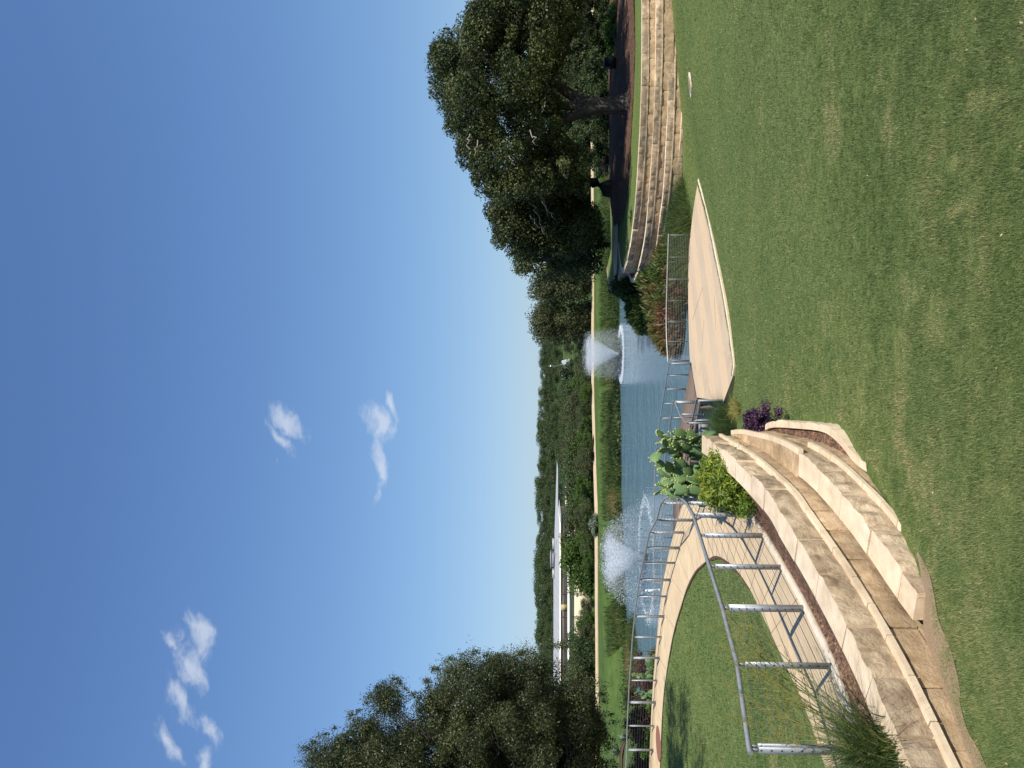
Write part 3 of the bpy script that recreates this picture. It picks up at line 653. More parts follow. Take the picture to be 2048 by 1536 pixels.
E0 = e + [0, 0, .025]; E1 = np.column_stack([e[:, :2] + dn * .11, e[:, 2] + .025])
mb.grid(np.stack([E0, E1], 1), flip=True); mb.grid(np.stack([E0 - [0, 0, .2], E0], 1), flip=True); mb.grid(np.stack([E1, E1 - [0, 0, .03]], 1), flip=True)
tag(mb.build('path_edging', MT['curb']), 'narrow raised concrete edging between the ramp path and the mulch strip', 'edging')
mb = MB()                                       # retaining wall below the far side of the path
e = A3[k0 * 3 + 6:]; mb.grid(np.stack([e - [0, 0, .25], e - [0, 0, 2.2]], 1), flip=True); mb.grid(np.stack([e - [0, 0, .01] , e - [0, 0, .25]], 1), 0, flip=True)
tag(mb.build('path_retaining_wall', MT['curb']), 'cream retaining wall carrying the far loop of the path above the pond', 'retaining wall')
mb = MB()                                       # tooled joints across the path
for k in range(4, len(A3) - 2, 5):
    d_ = (A3[k + 1] - A3[k]) / np.linalg.norm(A3[k + 1] - A3[k]) * .012; a, b = A3[k] + [0, 0, .004], B3[k] + [0, 0, .004]
    G = a[None] * (1 - tt[:, None]) + b[None] * tt[:, None]; mb.grid(np.stack([G - d_, G + d_], 1))
struct(mb.build('path_joints', MT['curbdark']))
lg = RBF(np.concatenate([np.column_stack([oA[::5], A3[::5, 2] - .05]), np.column_stack([iB[::5], B3[::5, 2] - .035]), [(-10, 12, Z(3.75)), (-7, 15, Z(3.95)), (-8, 19, Z(4.1)), (-18, 18, Z(3.9)), (-30, 15, Z(3.7)), (-16, 5, Z(3.1)), (-30, -10, Z(2.4)), (-8, -6, Z(2.5))]]))
Q = np.concatenate([oA[2:], [(-34, -12), (-9, -12)]])
struct(surface('oval_lawn', lambda xy: lg(xy), np.arange(-34, -2, .3), np.arange(-12, 33, .3), lambda c: inside(Q, c) & (dist_poly(oA, c, False) > .25), MT['lawn']))
mb = MB()                                       # worn soil line on the inner edge of the path
q = B3[30:]; dn = normals(q[:, :2]); wv = .07 + .05 * vnoise(q, 2)
mb.grid(np.stack([q + [0, 0, -.008], np.column_stack([q[:, :2] - dn * -wv[:, None], lg(q[:, :2] - dn * -wv[:, None]) + .03])], 1)); struct(mb.build('soil_edge', MT['soil']))
mb = MB()                                       # mulch strip between wall and path
wb = LW1 - normals(LW1) * .27; wb = wb[::-1]; wb = wb[wb[:, 1] > 4.5]
A_ = np.column_stack([resample(wb, n=60), np.full(60, Z(3.09))]); oe = A3[(A3[:, 1] > 5.0) & (np.arange(len(A3)) < k0 * 3 + 4)]; B_ = resample(oe, n=60) - [0, 0, .012]
tt = np.linspace(0, 1, 10); G = A_[:, None] * (1 - tt[None, :, None]) + B_[:, None] * tt[None, :, None]
G[:, 1:-1, 2] += fbm(G[:, 1:-1].reshape(-1, 3), 5, 4).reshape(60, 8) * .035 - .02
mb.grid(G); struct(mb.build('mulch_strip', MT['mulch']))
mb = MB()                                       # dry dirt at the foot of the step and wall on the lawn side
fc = np.concatenate([LW1[::-1][(LW1[::-1][:, 1] > 5.2) & (LW1[::-1][:, 1] < 7.0)], [(-2.25, 7.42), (-1.98, 7.5), (-1.86, 7.7), (-1.74, 8.05)]]); fc = smooth_curve(fc, .05)
rt_ = normals(fc) * -1.0
def onl(p): return np.column_stack([p, lawn_z(p) + .012])
ww = np.interp(np.arange(len(fc)), [0, len(fc) * .7, len(fc) - 1], [.34, .3, .02])[:, None] * (.95 + .4 * vnoise(np.column_stack([fc, fc[:, 0]]), 2.2))[:, None]
dirt = [onl(fc + rt_ * k * ww) for k in np.linspace(-2.2, 1, 9)]
mb.grid(np.stack(dirt, 1)); o = mb.build('dirt_edge', mat('dry_dirt', [(.3, (.24, .165, .105)), (.6, (.42, .31, .205)), (.8, (.54, .43, .3))], 60, .95, 1.0, 70)); struct(o)

# ------------------------------------------------------------------ railings
def railing(name, label, base, H=1.07, first_double=True, ncab=10, plate=.075, group=None, rail=.05, cab=None):
    cab = cab or MT['wire']
    base = [np.array(p, float) for p in base]
    t = thing(name, label, 'railing', base[0], group)
    B = np.array(base); top = B + [0, 0, H - .02]
    T = np.gradient(B[:, :2], axis=0); T /= np.linalg.norm(T, axis=1, keepdims=True)
    ext0 = top[0] - np.append(T[0] * .06, 0); ext1 = top[-1] + np.append(T[-1] * .06, 0)
    mb = MB(); P = np.concatenate([[ext0], top, [ext1]]); mb.tube(P, rail * .62, 4); mb.build('top_rail', MT['steel'], t)
    for i, p in enumerate(base):
        a = math.atan2(T[i][1], T[i][0]); mb = MB(); dbl = (i % 2 == 0) == first_double
        offs = (-.022, .022) if dbl else (0,)
        for o_ in offs:
            c = p[:2] + T[i] * o_
            h = H - .11
            mb.box((c[0], c[1], p[2] + h / 2 + .004), (.011, plate, h), a)
            mb.box((c[0], c[1], p[2] + H - .075), (.010, plate * .45, .075), a)
            for k in range(ncab):
                z = p[2] + .07 + k * (H - .2) / (ncab - 1)
                for sgn in (-1, 1):
                    q = c + T[i] * sgn * .0065; ang = np.arange(8) * np.pi / 4
                    nrm = np.array([-T[i][1], T[i][0]])
                    mb.add(np.column_stack([q[None] + np.outer(np.cos(ang), nrm) * .011, z + np.sin(ang) * .011]), [list(range(8))], 1)
        mb.box((p[0], p[1], p[2] + .006), (.11 if dbl else .06, plate + .03, .012), a)
        mb.build('post', [MT['steel'], MT['dark']], t)
    for k in range(ncab):
        z = .07 + k * (H - .2) / (ncab - 1); mb = MB(); mb.tube(B + [0, 0, z], .0036, 4); mb.build('cable', cab, t)
    return t
allF = [zF(p) for p in nearF + cornerF + farF]
railing('metal_railing', 'grey steel railing with cables curving along the ramp path round the oval lawn', allF)
stA = [PD(X, Y, 6.95) for X, Y in [(1381, 469.5), (1379.3, 514), (1377.6, 558.5), (1376.2, 601.6), (1375.6, 643.5), (1376.6, 683), (1379.5, 721.5)]]
railing('metal_railing', 'straight grey cable railing along the back edge of the paved stage', stA, rail=.06, ncab=12, cab=MT['steel'])
stB = [PD(1446, 801, 6.95), (-1.45, 31.0, Z(6.95)), (-1.65, 32.4, Z(6.95)), (-1.35, 33.9, Z(6.95)), (-.85, 35.1, Z(6.95))]
railing('metal_railing', 'short curved railing at the left corner of the stage beside tufted grass', stB, rail=.05)
DKF = [PD(X, Y, 5.88) for X, Y in [(1338, 727), (1333.5, 750), (1329, 778), (1324.5, 806), (1320, 836), (1316, 868), (1312, 900), (1309, 940), (1307.5, 985), (1306.8, 1030), (1306.7, 1075), (1306.7, 1120), (1306.7, 1165), (1306.7, 1210)]]
DKF = [np.array([p[0], p[1], Z(6.95)]) for p in DKF]
DKN = [PD(X, Y, 5.88) for X, Y in [(1346, 803), (1341, 835), (1336, 868), (1331, 905), (1326, 950), (1322.5, 1000), (1322, 1050), (1322, 1100), (1322.4, 1150), (1322.4, 1200), (1322.4, 1250), (1322.4, 1300)]]
DKN = [np.array([p[0], p[1], Z(6.95)]) for p in DKN]
railing('metal_railing', 'long railing on the pond side of the curved boardwalk', DKF)
railing('metal_railing', 'boardwalk railing on the bank side, between boardwalk and cactus bed', DKN)
t = thing('boardwalk', 'curved brown plank boardwalk over the edge of the pond', 'boardwalk', DKF[3])
F_ = resample([PD(1380, 727, 6.95)] + DKF + [np.array([-18, 42.5, Z(6.95)])], n=120); N_ = resample([PD(1394, 795, 6.95)] + DKN + [np.array([-17, 39.5, Z(6.95)])], n=120)
mb = MB()
for i in range(119):
    a, b, c, d = F_[i], F_[i + 1], N_[i + 1], N_[i]
    g = .04; a2 = a * (1 - g) + b * g; d2 = d * (1 - g) + c * g
    up_ = np.array([0, 0, .004 + .004 * (i % 3)])
    v = np.array([a2, b, c, d2]) + up_; mb.add(np.concatenate([v, v - [0, 0, .05]]), [[0, 1, 2, 3], [4, 7, 6, 5], [0, 4, 5, 1], [2, 6, 7, 3], [1, 5, 6, 2], [0, 3, 7, 4]])
mb.build('deck_planks', MT['deck'], t)
mb = MB(); mb.tube(F_[:, :] - [0, 0, .17], .1, 4); mb.tube(N_ - [0, 0, .17], .1, 4); mb.build('edge_beam', MT['deck'], t)
for i in range(4, 119, 12):
    for C_ in (F_, N_):
        mb = MB(); p = C_[i]; mb.tube([(p[0], p[1], -1.2), (p[0], p[1], p[2] - .2)], .11, 8); mb.build('pile', MT['deck'], t)
# blue notice on the far railing
i = 5; p = (np.array(allF[len(nearF + cornerF) + i]) * .62 + np.array(allF[len(nearF + cornerF) + i - 1]) * .38)
sg = thing('notice_sign', 'tilted pale blue notice with a white heading hung on the cable railing', 'sign', (p[0], p[1], p[2] + .55))
dv = np.array(allF[len(nearF + cornerF) + i]) - np.array(allF[len(nearF + cornerF) + i - 1]); ang = math.atan2(dv[1], dv[0])
ct, s_ = math.cos(.16), math.sin(.16); tl = [[ct, 0, s_], [0, 1, 0], [-s_, 0, ct]]
nrm = np.array([-dv[1], dv[0], 0]) / np.linalg.norm(dv[:2])
if nrm[1] > 0: nrm = -nrm
pc = p + [0, 0, .55] + nrm * .02
mb = MB(); mb.box(pc, (.20, .006, .5), ang, 0, tl); mb.build('panel', MT['signblue'], sg)
def onpanel(dx, dz, sx, sz, mtl, nm, off=.005):
    l = np.array(tl) @ np.array([dx, 0, dz]); w = np.array([l[0] * math.cos(ang) - l[1] * math.sin(ang), l[0] * math.sin(ang) + l[1] * math.cos(ang), l[2]])
    m_ = MB(); m_.box(pc + w + nrm * off, (sx, .003, sz), ang, 0, tl); return m_.build(nm, mtl, sg)
onpanel(0, .215, .19, .06, MT['signwhite'], 'heading'); onpanel(.02, .06, .10, .17, MT['signwhite'], 'picture'); onpanel(0, -.225, .19, .04, MT['signwhite'], 'footer')

# ------------------------------------------------------------------ foliage builders
def leaves(mb, C, L, W, tint, outward=None, m=0, up=0.0, r=rng):
    """diamond leaves at centres C"""
    n = len(C); nrm = r.normal(size=(n, 3))
    if outward is not None: nrm = nrm * .8 + outward * 1.1
    nrm[:, 2] += up
    nrm /= np.linalg.norm(nrm, axis=1, keepdims=True)
    a = np.cross(nrm, r.normal(size=(n, 3))); a /= np.linalg.norm(a, axis=1, keepdims=True); b = np.cross(nrm, a)
    L = np.broadcast_to(L, n)[:, None] * r.uniform(.7, 1.3, (n, 1)); W = np.broadcast_to(W, n)[:, None] * r.uniform(.7, 1.3, (n, 1))
    v = np.stack([C - a * L / 2, C - b * W / 2 + a * L * .05 + nrm * W * .12, C + a * L / 2, C + b * W / 2 + a * L * .05 + nrm * W * .12], 1).reshape(-1, 3)
    mb.add(v, np.arange(4 * n).reshape(n, 4), m, tint)
def clump(mb, c, rad, n, L, W, t0=.5, r=rng, shell=.55, squash=.8, m=0, rough=.3):
    """ragged ball of leaves, denser towards its skin"""
    d = r.normal(size=(n, 3)); d /= np.linalg.norm(d, axis=1, keepdims=True)
    q = shell + (1 - shell) * r.random(n) ** .7
    lump = 1 + rough * fbm(d * 1.0 + np.asarray(c)[None] * .37, 2.2, 5, 2) * 1.6
    C = np.asarray(c)[None] + d * (rad * q * lump)[:, None] * [1, 1, squash]
    ti = np.clip(t0 + r.normal(0, .2, n), 0, 1)
    leaves(mb, C, L, W, ti, d, m, .25, r)
def limb(mb, a, b, r0, r1, wob=.06, n=7, k=6, r=rng, m=0, sag=0.0):
    a, b = np.asarray(a, float), np.asarray(b, float); t_ = np.linspace(0, 1, n)[:, None]
    P = a * (1 - t_) + b * t_; ln = np.linalg.norm(b - a)
    P[1:-1] += r.normal(0, wob * ln, (n - 2, 3)) * .5; P[:, 2] += -sag * ln * 4 * (t_ * (1 - t_))[:, 0]
    mb.tube(P, np.linspace(r0, r1, n), k, m); return P
def poly_clusters(poly, d0, ddep, n, rpx, seed, mind=.7):
    """cluster centres (world, radius) that fill an outlined crown; depth spread grows towards its middle"""
    r = np.random.default_rng(seed); poly = np.array(poly, float); lo, hi = poly.min(0), poly.max(0); out = []; tries = 0
    while len(out) < n and tries < 60000:
        tries += 1
        p = r.uniform(lo, hi); rad = r.uniform(*rpx)
        if not inside(poly, p[None])[0]: continue
        e = dist_poly(poly, p[None])[0]
        if e < rad * .78: continue
        dep = d0 + r.uniform(-1, 1) * ddep * min(1, .25 + e / 140.0)
        w = PY(p[0], p[1], dep); rm = rad / F * dep
        if any(np.linalg.norm(w - o[0]) < mind * (rm + o[1]) * .62 for o in out): continue
        out.append((w, rm))
    return out

# ---- the big oak on the right
oakP = [(960, -140), (940, 0), (898, 25), (873, 62), (846, 91), (843, 146), (860, 219), (880, 240), (897, 303), (917, 346), (957, 394), (968, 420), (1010, 420), (1090, 410), (1175, 395), (1200, 330), (1180, 280), (1130, 240), (1130, 150), (1170, 60), (1180, -140)]
oak2P = [(957, 396), (964, 430), (977, 489), (1006, 507), (1052, 527), (1090, 528), (1180, 510), (1205, 450), (1205, 390), (1130, 380), (1040, 385)]
base = PY(1254, 210, 45.5)
t = thing('oak_tree', 'large spreading dark live oak with a forked trunk in the mulch bed above the terraces', 'tree', base)
cl = poly_clusters(oakP, 46, 6.5, 300, (16, 46), 101, .58)
mb = MB(); r1 = np.random.default_rng(102)
for c, rad in cl:
    clump(mb, c, rad * .95, int(640 * rad ** 2) + 60, .155, .085, .36 + r1.uniform(-.22, .36), r1, shell=.62, rough=.34)
mb.build('crown', MT['oak'], t)
mb = MB()
J = lambda X, Y, d=45.5: PY(X, Y, d)
mb.tube([J(1262, 207), J(1250, 209), J(1235, 210), J(1200, 212), J(1168, 214)], [.85, .62, .54, .5, .55], 12)
forks = []
for a, path_, r0 in [(0, [(1175, 206), (1140, 188), (1103, 164), (1070, 150), (1020, 130)], .40), (0, [(1175, 220), (1140, 234), (1112, 250), (1084, 303), (1070, 350)], .38), (0, [(1172, 212), (1120, 212), (1060, 215), (990, 205)], .3)]:
    P = [J(X, Y, 45.5 + i * (.4 if a == 0 else 0)) for i, (X, Y) in enumerate(path_)]
    mb.tube(P, np.linspace(r0, .09, len(P)), 9); forks += P[2:]
for c, rad in cl:
    f = min(forks, key=lambda q: np.linalg.norm(q - c)); limb(mb, f, c, .06 + .02 * rad, .02, .09, 6, 5, r1)
mb.build('trunk', MT['bark'], t, smooth=True)
for X, Y, X2, Y2 in [(940, 268, 935, 300), (955, 280, 948, 312), (1016, 312, 1030, 330), (1090, 205, 1083, 225), (1060, 260, 1075, 290)]:
    mb = MB(); limb(mb, J(X, Y, 41), J(X2, Y2, 40.5), .035, .012, .12, 8, 5, r1); mb.build('dead_branch', MT['deadwood'], t)
base = PY(1222, 372, 55)
t = thing('oak_tree', 'second live oak with a leaning black trunk behind and left of the largest oak', 'tree', base)
mb = MB(); cl = poly_clusters(oak2P, 50, 4.5, 130, (16, 40), 111, .58) + poly_clusters([(1000, 330), (1150, 300), (1195, 380), (1150, 420), (1040, 420)], 54, 3.5, 22, (30, 50), 112)
for c, rad in cl: clump(mb, c, rad * .95, int(640 * rad ** 2) + 60, .155, .085, .34 + r1.uniform(-.2, .34), r1, shell=.62, rough=.34)
mb.build('crown', MT['oak'], t)
mb = MB(); mb.tube([J(1224, 376, 55), J(1210, 376, 55), J(1190, 366, 55), J(1160, 350, 55), J(1120, 360, 54)], [.75, .6, .42, .3, .15], 10)
for c, rad in cl: limb(mb, J(1160, 350, 55) if c[1] > 50 else J(1120, 360, 54), c, .08, .02, .08, 6, 5, r1)
mb.build('trunk', MT['bark'], t, smooth=True)
for X, Y, X2, Y2 in [(1080, 380, 1095, 430), (1085, 400, 1110, 440), (1060, 430, 1090, 468), (1065, 410, 1088, 462)]: 
    mb = MB(); limb(mb, J(X, Y, 45.2), J(X2, Y2, 45), .03, .012, .1, 8, 5, r1); mb.build('dead_branch', MT['deadwood'], t)
def simple_tree(name, label, poly, d, dd, n, rpx, seed, leaf, mt, trunk, group=None, dens=420, t0=.4, cat='tree'):
    base = PY(*trunk, d); base[2] = max(terrain_z(base[None, :2])[0], base[2])
    t = thing(name, label, cat, base, group); mb = MB(); r = np.random.default_rng(seed)
    cl = poly_clusters(poly, d, dd, n, rpx, seed)
    for c, rad in cl: clump(mb, c, rad, int(dens * rad ** 2) + 60, leaf, leaf * .55, t0 + r.uniform(-.12, .25), r, shell=.5, rough=.4)
    mb.build('crown', MT[mt], t)
    mb = MB(); cen = np.mean([c for c, _ in cl], 0); hub = base * .5 + cen * .5
    mb.tube([base - [0, 0, .3], base * .75 + hub * .25, hub], [.04 * (cen[2] - base[2]) + .08, .03 * (cen[2] - base[2]) + .06, .1], 8)
    for c, rad in cl: limb(mb, hub, c, .07, .02, .07, 5, 5, r)
    mb.build('trunk', MT['bark'], t, smooth=True); return t
simple_tree('oak_tree', 'lower bushy live oak hanging over the terrace end beside the largest oaks', [(1005, 470), (1012, 540), (1050, 560), (1100, 562), (1150, 568), (1205, 555), (1222, 500), (1212, 430), (1130, 430), (1090, 450)], 56, 3.5, 70, (16, 34), 121, .19, 'oak', (1212, 490), dens=300, t0=.45)
simple_tree('round_oak', 'broad dark round-crowned tree beyond the pond with its crown left of the oaks', [(1085, 530), (1052, 556), (1048, 585), (1060, 604), (1100, 606), (1150, 610), (1185, 600), (1192, 560), (1185, 530), (1130, 520)], 97, 5, 52, (12, 24), 122, .26, 'wood3', (1195, 565), dens=170, t0=.35)
simple_tree('round_oak', 'tall olive domed tree beside the far fountain, top against the sky', [(1066, 596), (1048, 622), (1048, 652), (1062, 680), (1082, 694), (1130, 690), (1170, 684), (1186, 650), (1190, 610), (1150, 596)], 100, 5, 56, (12, 24), 123, .26, 'wood3', (1195, 640), dens=170, t0=.5)
# ---- left tree
leftP = [(470, 1700), (580, 1560), (596, 1520), (606, 1490), (628, 1480), (676, 1445), (726, 1403), (738, 1383), (787, 1346), (803, 1371), (832, 1391), (855, 1371), (850, 1352), (878, 1326), (935, 1298), (983, 1306), (1026, 1306), (1046, 1300), (1094, 1288), (1121, 1282), (1145, 1308), (1172, 1355), (1206, 1366), (1202, 1390), (1230, 1450), (1212, 1496), (1225, 1536), (1220, 1700)]
base = np.array([-20.5, 33.5, 3.2])
t = thing('leafy_tree', 'dense small-leaved dark tree at the left overhanging the far path', 'tree', base)
cl = poly_clusters(leftP, 33, 4.0, 420, (16, 44), 131, .42) + poly_clusters(leftP, 36.5, 1.5, 130, (30, 60), 133, .5)
r2 = np.random.default_rng(132)
tw = []
P_ = np.array(leftP[2:27], float)
for i in range(len(P_) - 1):                     # twigs that break the outline
    for k in range(3):
        q = P_[i] + (P_[i + 1] - P_[i]) * r2.random(); q += np.array([40, 60]) / 72 * r2.uniform(0, 10); tw.append((PY(q[0], q[1], 33 + r2.uniform(-2, 2)), r2.uniform(.12, .3)))
mb = MB()
for c, rad in cl: clump(mb, c, rad, int(1900 * rad ** 2) + 190, .08, .046, .4 + r2.uniform(-.18, .3), r2, shell=.4, rough=.42)
for c, rad in tw: clump(mb, c, rad, 90, .08, .042, .55, r2, shell=.05, squash=1.5, rough=.6)
mb.build('crown', MT['oakleft'], t)
mb = MB(); mb.tube([base - [0, 0, .4], base + [.2, 0, 2], base + [.5, -.2, 4.5]], [.5, .38, .3], 10); hub = base + [.5, -.2, 4.5]
for c, rad in cl: limb(mb, hub + r2.normal(0, .8, 3), c, .06, .015, .06, 6, 5, r2)
mb.build('trunk', MT['bark'], t, smooth=True)
# ---- tall tree above the frame that throws the shade on the oval lawn
base = np.array([-10.5, 6.5, 4.3]); t = thing('shade_tree', 'tall tree beside the oval lawn casting its shade over the grass', 'tree', base)
mb = MB(); r3 = np.random.default_rng(141); ccs = []
for k in range(26):
    c = np.array([-3.0, 9.4, 22.5]) + np.clip(r3.normal(0, 1, 3), -1.6, 1.35) * [2.3, 1.3, 1.2]; c[2] = max(c[2], 21.0); ccs.append(c); clump(mb, c, r3.uniform(.9, 1.5), 500, .2, .12, .4, r3, shell=.3)
mb.build('crown', MT['oak'], t); mb = MB(); mb.tube([base - [0, 0, .5], base + [.6, .5, 6], base + [6, 2, 16.5]], [.6, .45, .3], 9)
for c in ccs: limb(mb, base + [6, 2, 16.5], c, .1, .03, .05, 6, 5, r3)
mb.build('trunk', MT['bark'], t)

# ---- woodland beyond the pond
def far_tree_mesh(seed, H, R, n, leaf, mt, name):
    r = np.random.default_rng(seed); mb = MB()
    for k in range(20):
        a = r.uniform(0, 6.28); q = math.sqrt(r.random()); z = r.uniform(.1, .95)
        w = math.sqrt(max(.05, 1 - (2 * z - 1.05) ** 2)); c = np.array([math.cos(a) * q * R * w * .75, math.sin(a) * q * R * w * .75, H * (.06 + .85 * z)])
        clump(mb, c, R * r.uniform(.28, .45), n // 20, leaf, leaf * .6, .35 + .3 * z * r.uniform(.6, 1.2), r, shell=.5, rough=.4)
    mb.tube([(0, 0, -.5), (0.05, 0, H * .25), (0, .1, H * .6)], [.05 * H, .04 * H, .015 * H], 6, 1)
    o = mb.build(name, [MT[mt], MT['bark']]); return o
variants = []
for i, (mt, H, R) in enumerate([('wood1', 6, 3.3), ('wood1', 5.4, 3.7), ('wood2', 5.2, 3.0), ('wood3', 5.6, 3.4), ('wood1', 7, 3.5), ('wood2', 4.6, 2.6), ('wood3', 6.4, 3.9)]):
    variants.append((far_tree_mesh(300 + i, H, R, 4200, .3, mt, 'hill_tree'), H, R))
used = set(); r4 = np.random.default_rng(400); placed = []
LBL = {0: 'dark green rounded tree in the wooded hillside beyond the pond', 2: 'bright green bushy tree in the thicket beyond the pond', 3: 'olive green spreading tree in the wooded hillside beyond the pond'}
GRP = {0: 'dark trees of the wooded hillside', 2: 'bright green trees of the thicket', 3: 'olive trees of the wooded hillside'}
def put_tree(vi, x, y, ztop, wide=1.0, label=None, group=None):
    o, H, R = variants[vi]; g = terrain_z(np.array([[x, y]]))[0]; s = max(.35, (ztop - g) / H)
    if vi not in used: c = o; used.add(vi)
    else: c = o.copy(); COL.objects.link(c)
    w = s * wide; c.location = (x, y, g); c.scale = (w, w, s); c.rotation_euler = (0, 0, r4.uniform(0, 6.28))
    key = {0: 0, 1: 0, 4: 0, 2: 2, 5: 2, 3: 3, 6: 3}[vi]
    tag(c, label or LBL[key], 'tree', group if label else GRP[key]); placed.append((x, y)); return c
# silhouette (photo column X of the tree tops) by distance band; Y over the width of the picture
def band(y, Ys, top, seed, kinds, jit=8):
    r = np.random.default_rng(seed)
    for Yp in Ys:
        Yq = Yp + r.uniform(-8, 8); d = y * r.uniform(.94, 1.06); X = top(Yq) + r.uniform(-jit, jit)
        p = PY(X, Yq, d); put_tree(int(r.choice(kinds)), p[0], p[1], p[2], r.uniform(1.0, 1.35))
sky_top = lambda Y: np.interp(Y, [-400, 0, 640, 700, 760, 850, 940, 1000, 1060, 1140, 1230, 1300, 1536, 1900], [1080, 1080, 1078, 1082, 1080, 1076, 1078, 1070, 1080, 1068, 1072, 1074, 1074, 1074])
band(430, np.arange(560, 1480, 12), lambda Y: sky_top(Y) - 2, 411, [0, 1, 4], 4)
band(340, np.arange(600, 1460, 18), lambda Y: sky_top(Y) + 12, 412, [0, 1, 4, 3], 5)
band(260, np.arange(640, 1440, 24), lambda Y: np.interp(Y, [640, 740, 900, 1440], [1098, 1106, 1098, 1098]), 413, [0, 1, 3, 4], 5)
band(195, np.arange(650, 960, 26), lambda Y: np.interp(Y, [650, 740, 760, 960], [1112, 1148, 1116, 1112]), 414, [0, 3, 6, 1, 2], 6)
band(170, list(np.arange(760, 960, 24)), lambda Y: 1118, 425, [3, 6, 1, 2], 6)
band(140, list(np.arange(640, 960, 26)), lambda Y: np.interp(Y, [640, 730, 745, 780, 960], [1140, 1150, 1150, 1124, 1126]), 415, [3, 6, 1, 2], 6)
band(125, list(np.arange(640, 960, 30)), lambda Y: np.interp(Y, [640, 745, 790, 960], [1150, 1155, 1130, 1132]), 426, [3, 2, 6, 1, 5], 7)
band(112, list(np.arange(660, 1050, 28)) , lambda Y: np.interp(Y, [700, 745, 800, 950, 1050], [1166, 1150, 1132, 1130, 1140]), 416, [3, 2, 6, 1, 5], 7)
band(104, list(np.arange(690, 1100, 26)), lambda Y: np.interp(Y, [690, 770, 900, 1100], [1168, 1156, 1152, 1150]), 417, [3, 6, 1, 2, 5], 7)
band(106, [960, 1000, 1040, 1075, 1100], lambda Y: np.interp(Y, [950, 1030, 1100], [1124, 1122, 1117]), 418, [1, 3, 0], 5)
band(99, list(np.arange(680, 1560, 22)), lambda Y: 1176, 427, [0, 1, 3, 5, 2], 6)
band(101, list(np.arange(1230, 1700, 30)), lambda Y: np.interp(Y, [1230, 1270, 1300, 1450], [1160, 1142, 1130, 1110]), 419, [2, 1, 6, 3], 5)
band(104, list(np.arange(-200, 700, 30)), lambda Y: 1150, 428, [0, 1, 3, 4], 10)
band(110, list(np.arange(-200, 560, 40)), lambda Y: 1090, 420, [0, 1, 3, 4], 8)
# three trees one can point at
p = PY(1128, 1150, 101); put_tree(2, p[0], p[1], p[2], 1.45, 'bright leafy tree with a dark bare trunk in front of the cream building')
p = PY(1120, 1110, 103); put_tree(5, p[0], p[1], p[2], 1.3, 'bright green tree right beside the leafy tree before the cream building')

# ---- building
bx0, by0 = PY(1122, 1500, 128)[0], 122.0
def hip(mb, x0, x1, y0, y1, ze, zr, hipr, m=0):
    ym = (y0 + y1) / 2
    v = [(x0, y0, ze), (x1, y0, ze), (x1, y1, ze), (x0, y1, ze), (x0 + .01, ym, zr), (x1 - hipr, ym, zr)]
    mb.add(v, [[0, 1, 5, 4], [2, 3, 4, 5]], m); mb.add(v, [[1, 2, 5], [3, 0, 4]], m)
    mb.add(v, [[3, 2, 1, 0]], m)
b = thing('office_building', 'long low cream building with grey metal hip roofs beyond the pond trees', 'building', (-35, 128, 1))
zE, zR = PY(1122, 1100, 120)[2], PY(1107, 1100, 128)[2]
xa, xb = -75.0, PY(1122, 1030, 120)[0]
mb = MB(); hip(mb, xa, xb, 120.35, 137, zE, zR, 11); 
k = 0
mb.build('roof', MT['roof'], b)
mb = MB(); xb2 = PY(1116, 936, 138)[0]; hip(mb, xa, xb2, 138, 152, PY(1116, 1000, 138)[2], PY(1109, 1000, 145)[2], 13); mb.build('roof', MT['roof'], b)
mb = MB(); mb.box(((xa + xb - 1.4) / 2, 129, (zE + .5) / 2 - .3), (xb - xa - 1.4, 16.5, zE + .5 - .02)); mb.box(((xa + xb2) / 2, 145, 1.9), (xb2 - xa - 1.2, 12, 5.4)); mb.build('wall', MT['wall'], b)
mb = MB(); mb.box(((xa + xb) / 2 - .7, 120.66, zE - .52), (xb - xa - 1.2, .22, 1.0)); mb.build('window_band', MT['band'], b)
mb = MB(); mb.box(((xa + xb) / 2 - .7, 120.5, zE - 1.25), (xb - xa - 1.2, .5, .4)); mb.build('fascia', MT['fascia'], b)
for Yp in (1216,):
    x = PY(1128, Yp, 120)[0]; mb = MB(); mb.box((x, 120.35, zE - .52), (.9, .12, 1.0)); mb.build('panel', MT['ochre'], b)
for Yp in (1188, 1234, 1280):
    x = PY(1128, Yp, 120)[0]; mb = MB(); mb.box((x, 120.3, zE - 1.6), (.08, .08, 3.2)); mb.build('downpipe', MT['band'], b)
x = PY(1104, 1118, 128)[0]; mb = MB(); mb.box((x, 128, zR + .2), (2.2, 2, .55)); mb.box((x, 128, zR + .5), (2.6, 2.4, .08)); mb.box((x - 2.4, 128, zR + .02), (1.4, 1.2, .3)); mb.box((x + 2.6, 128, zR + .02), (1.6, 1.2, .3)); mb.build('roof_vent', MT['roof'], b)
# small house and mast far behind the fountain
h = thing('house', 'small grey-roofed house with white trim half hidden in the far trees', 'house', (*PY(1140, 738, 205)[:2], 1.5))
x0, x1 = PY(1130, 768, 205)[0], PY(1130, 716, 205)[0]; zl, zt = PY(1143, 740, 205)[2], PY(1124, 740, 205)[2]
mb = MB(); mb.add([(x0, 205, zl), (x1, 205, zl), (x1 - .5, 211, zt), (x0 + .5, 211, zt)], [[0, 1, 2, 3]]); mb.add([(x0, 217, zl), (x1, 217, zl), (x1 - .5, 211, zt), (x0 + .5, 211, zt)], [[3, 2, 1, 0]]); mb.build('roof', MT['roof'], h)
mb = MB(); mb.box(((x0 + x1) / 2, 211, zl - 2.2), (x1 - x0 - .6, 11, 4.2)); mb.build('wall', MT['wall'], h)
mb = MB(); mb.box(((x0 + x1) / 2, 204.9, zl - .2), (x1 - x0, .25, .45)); mb.build('fascia', MT['fascia'], h)
p = PY(1140, 732, 200); q = PY(1096, 732, 200)
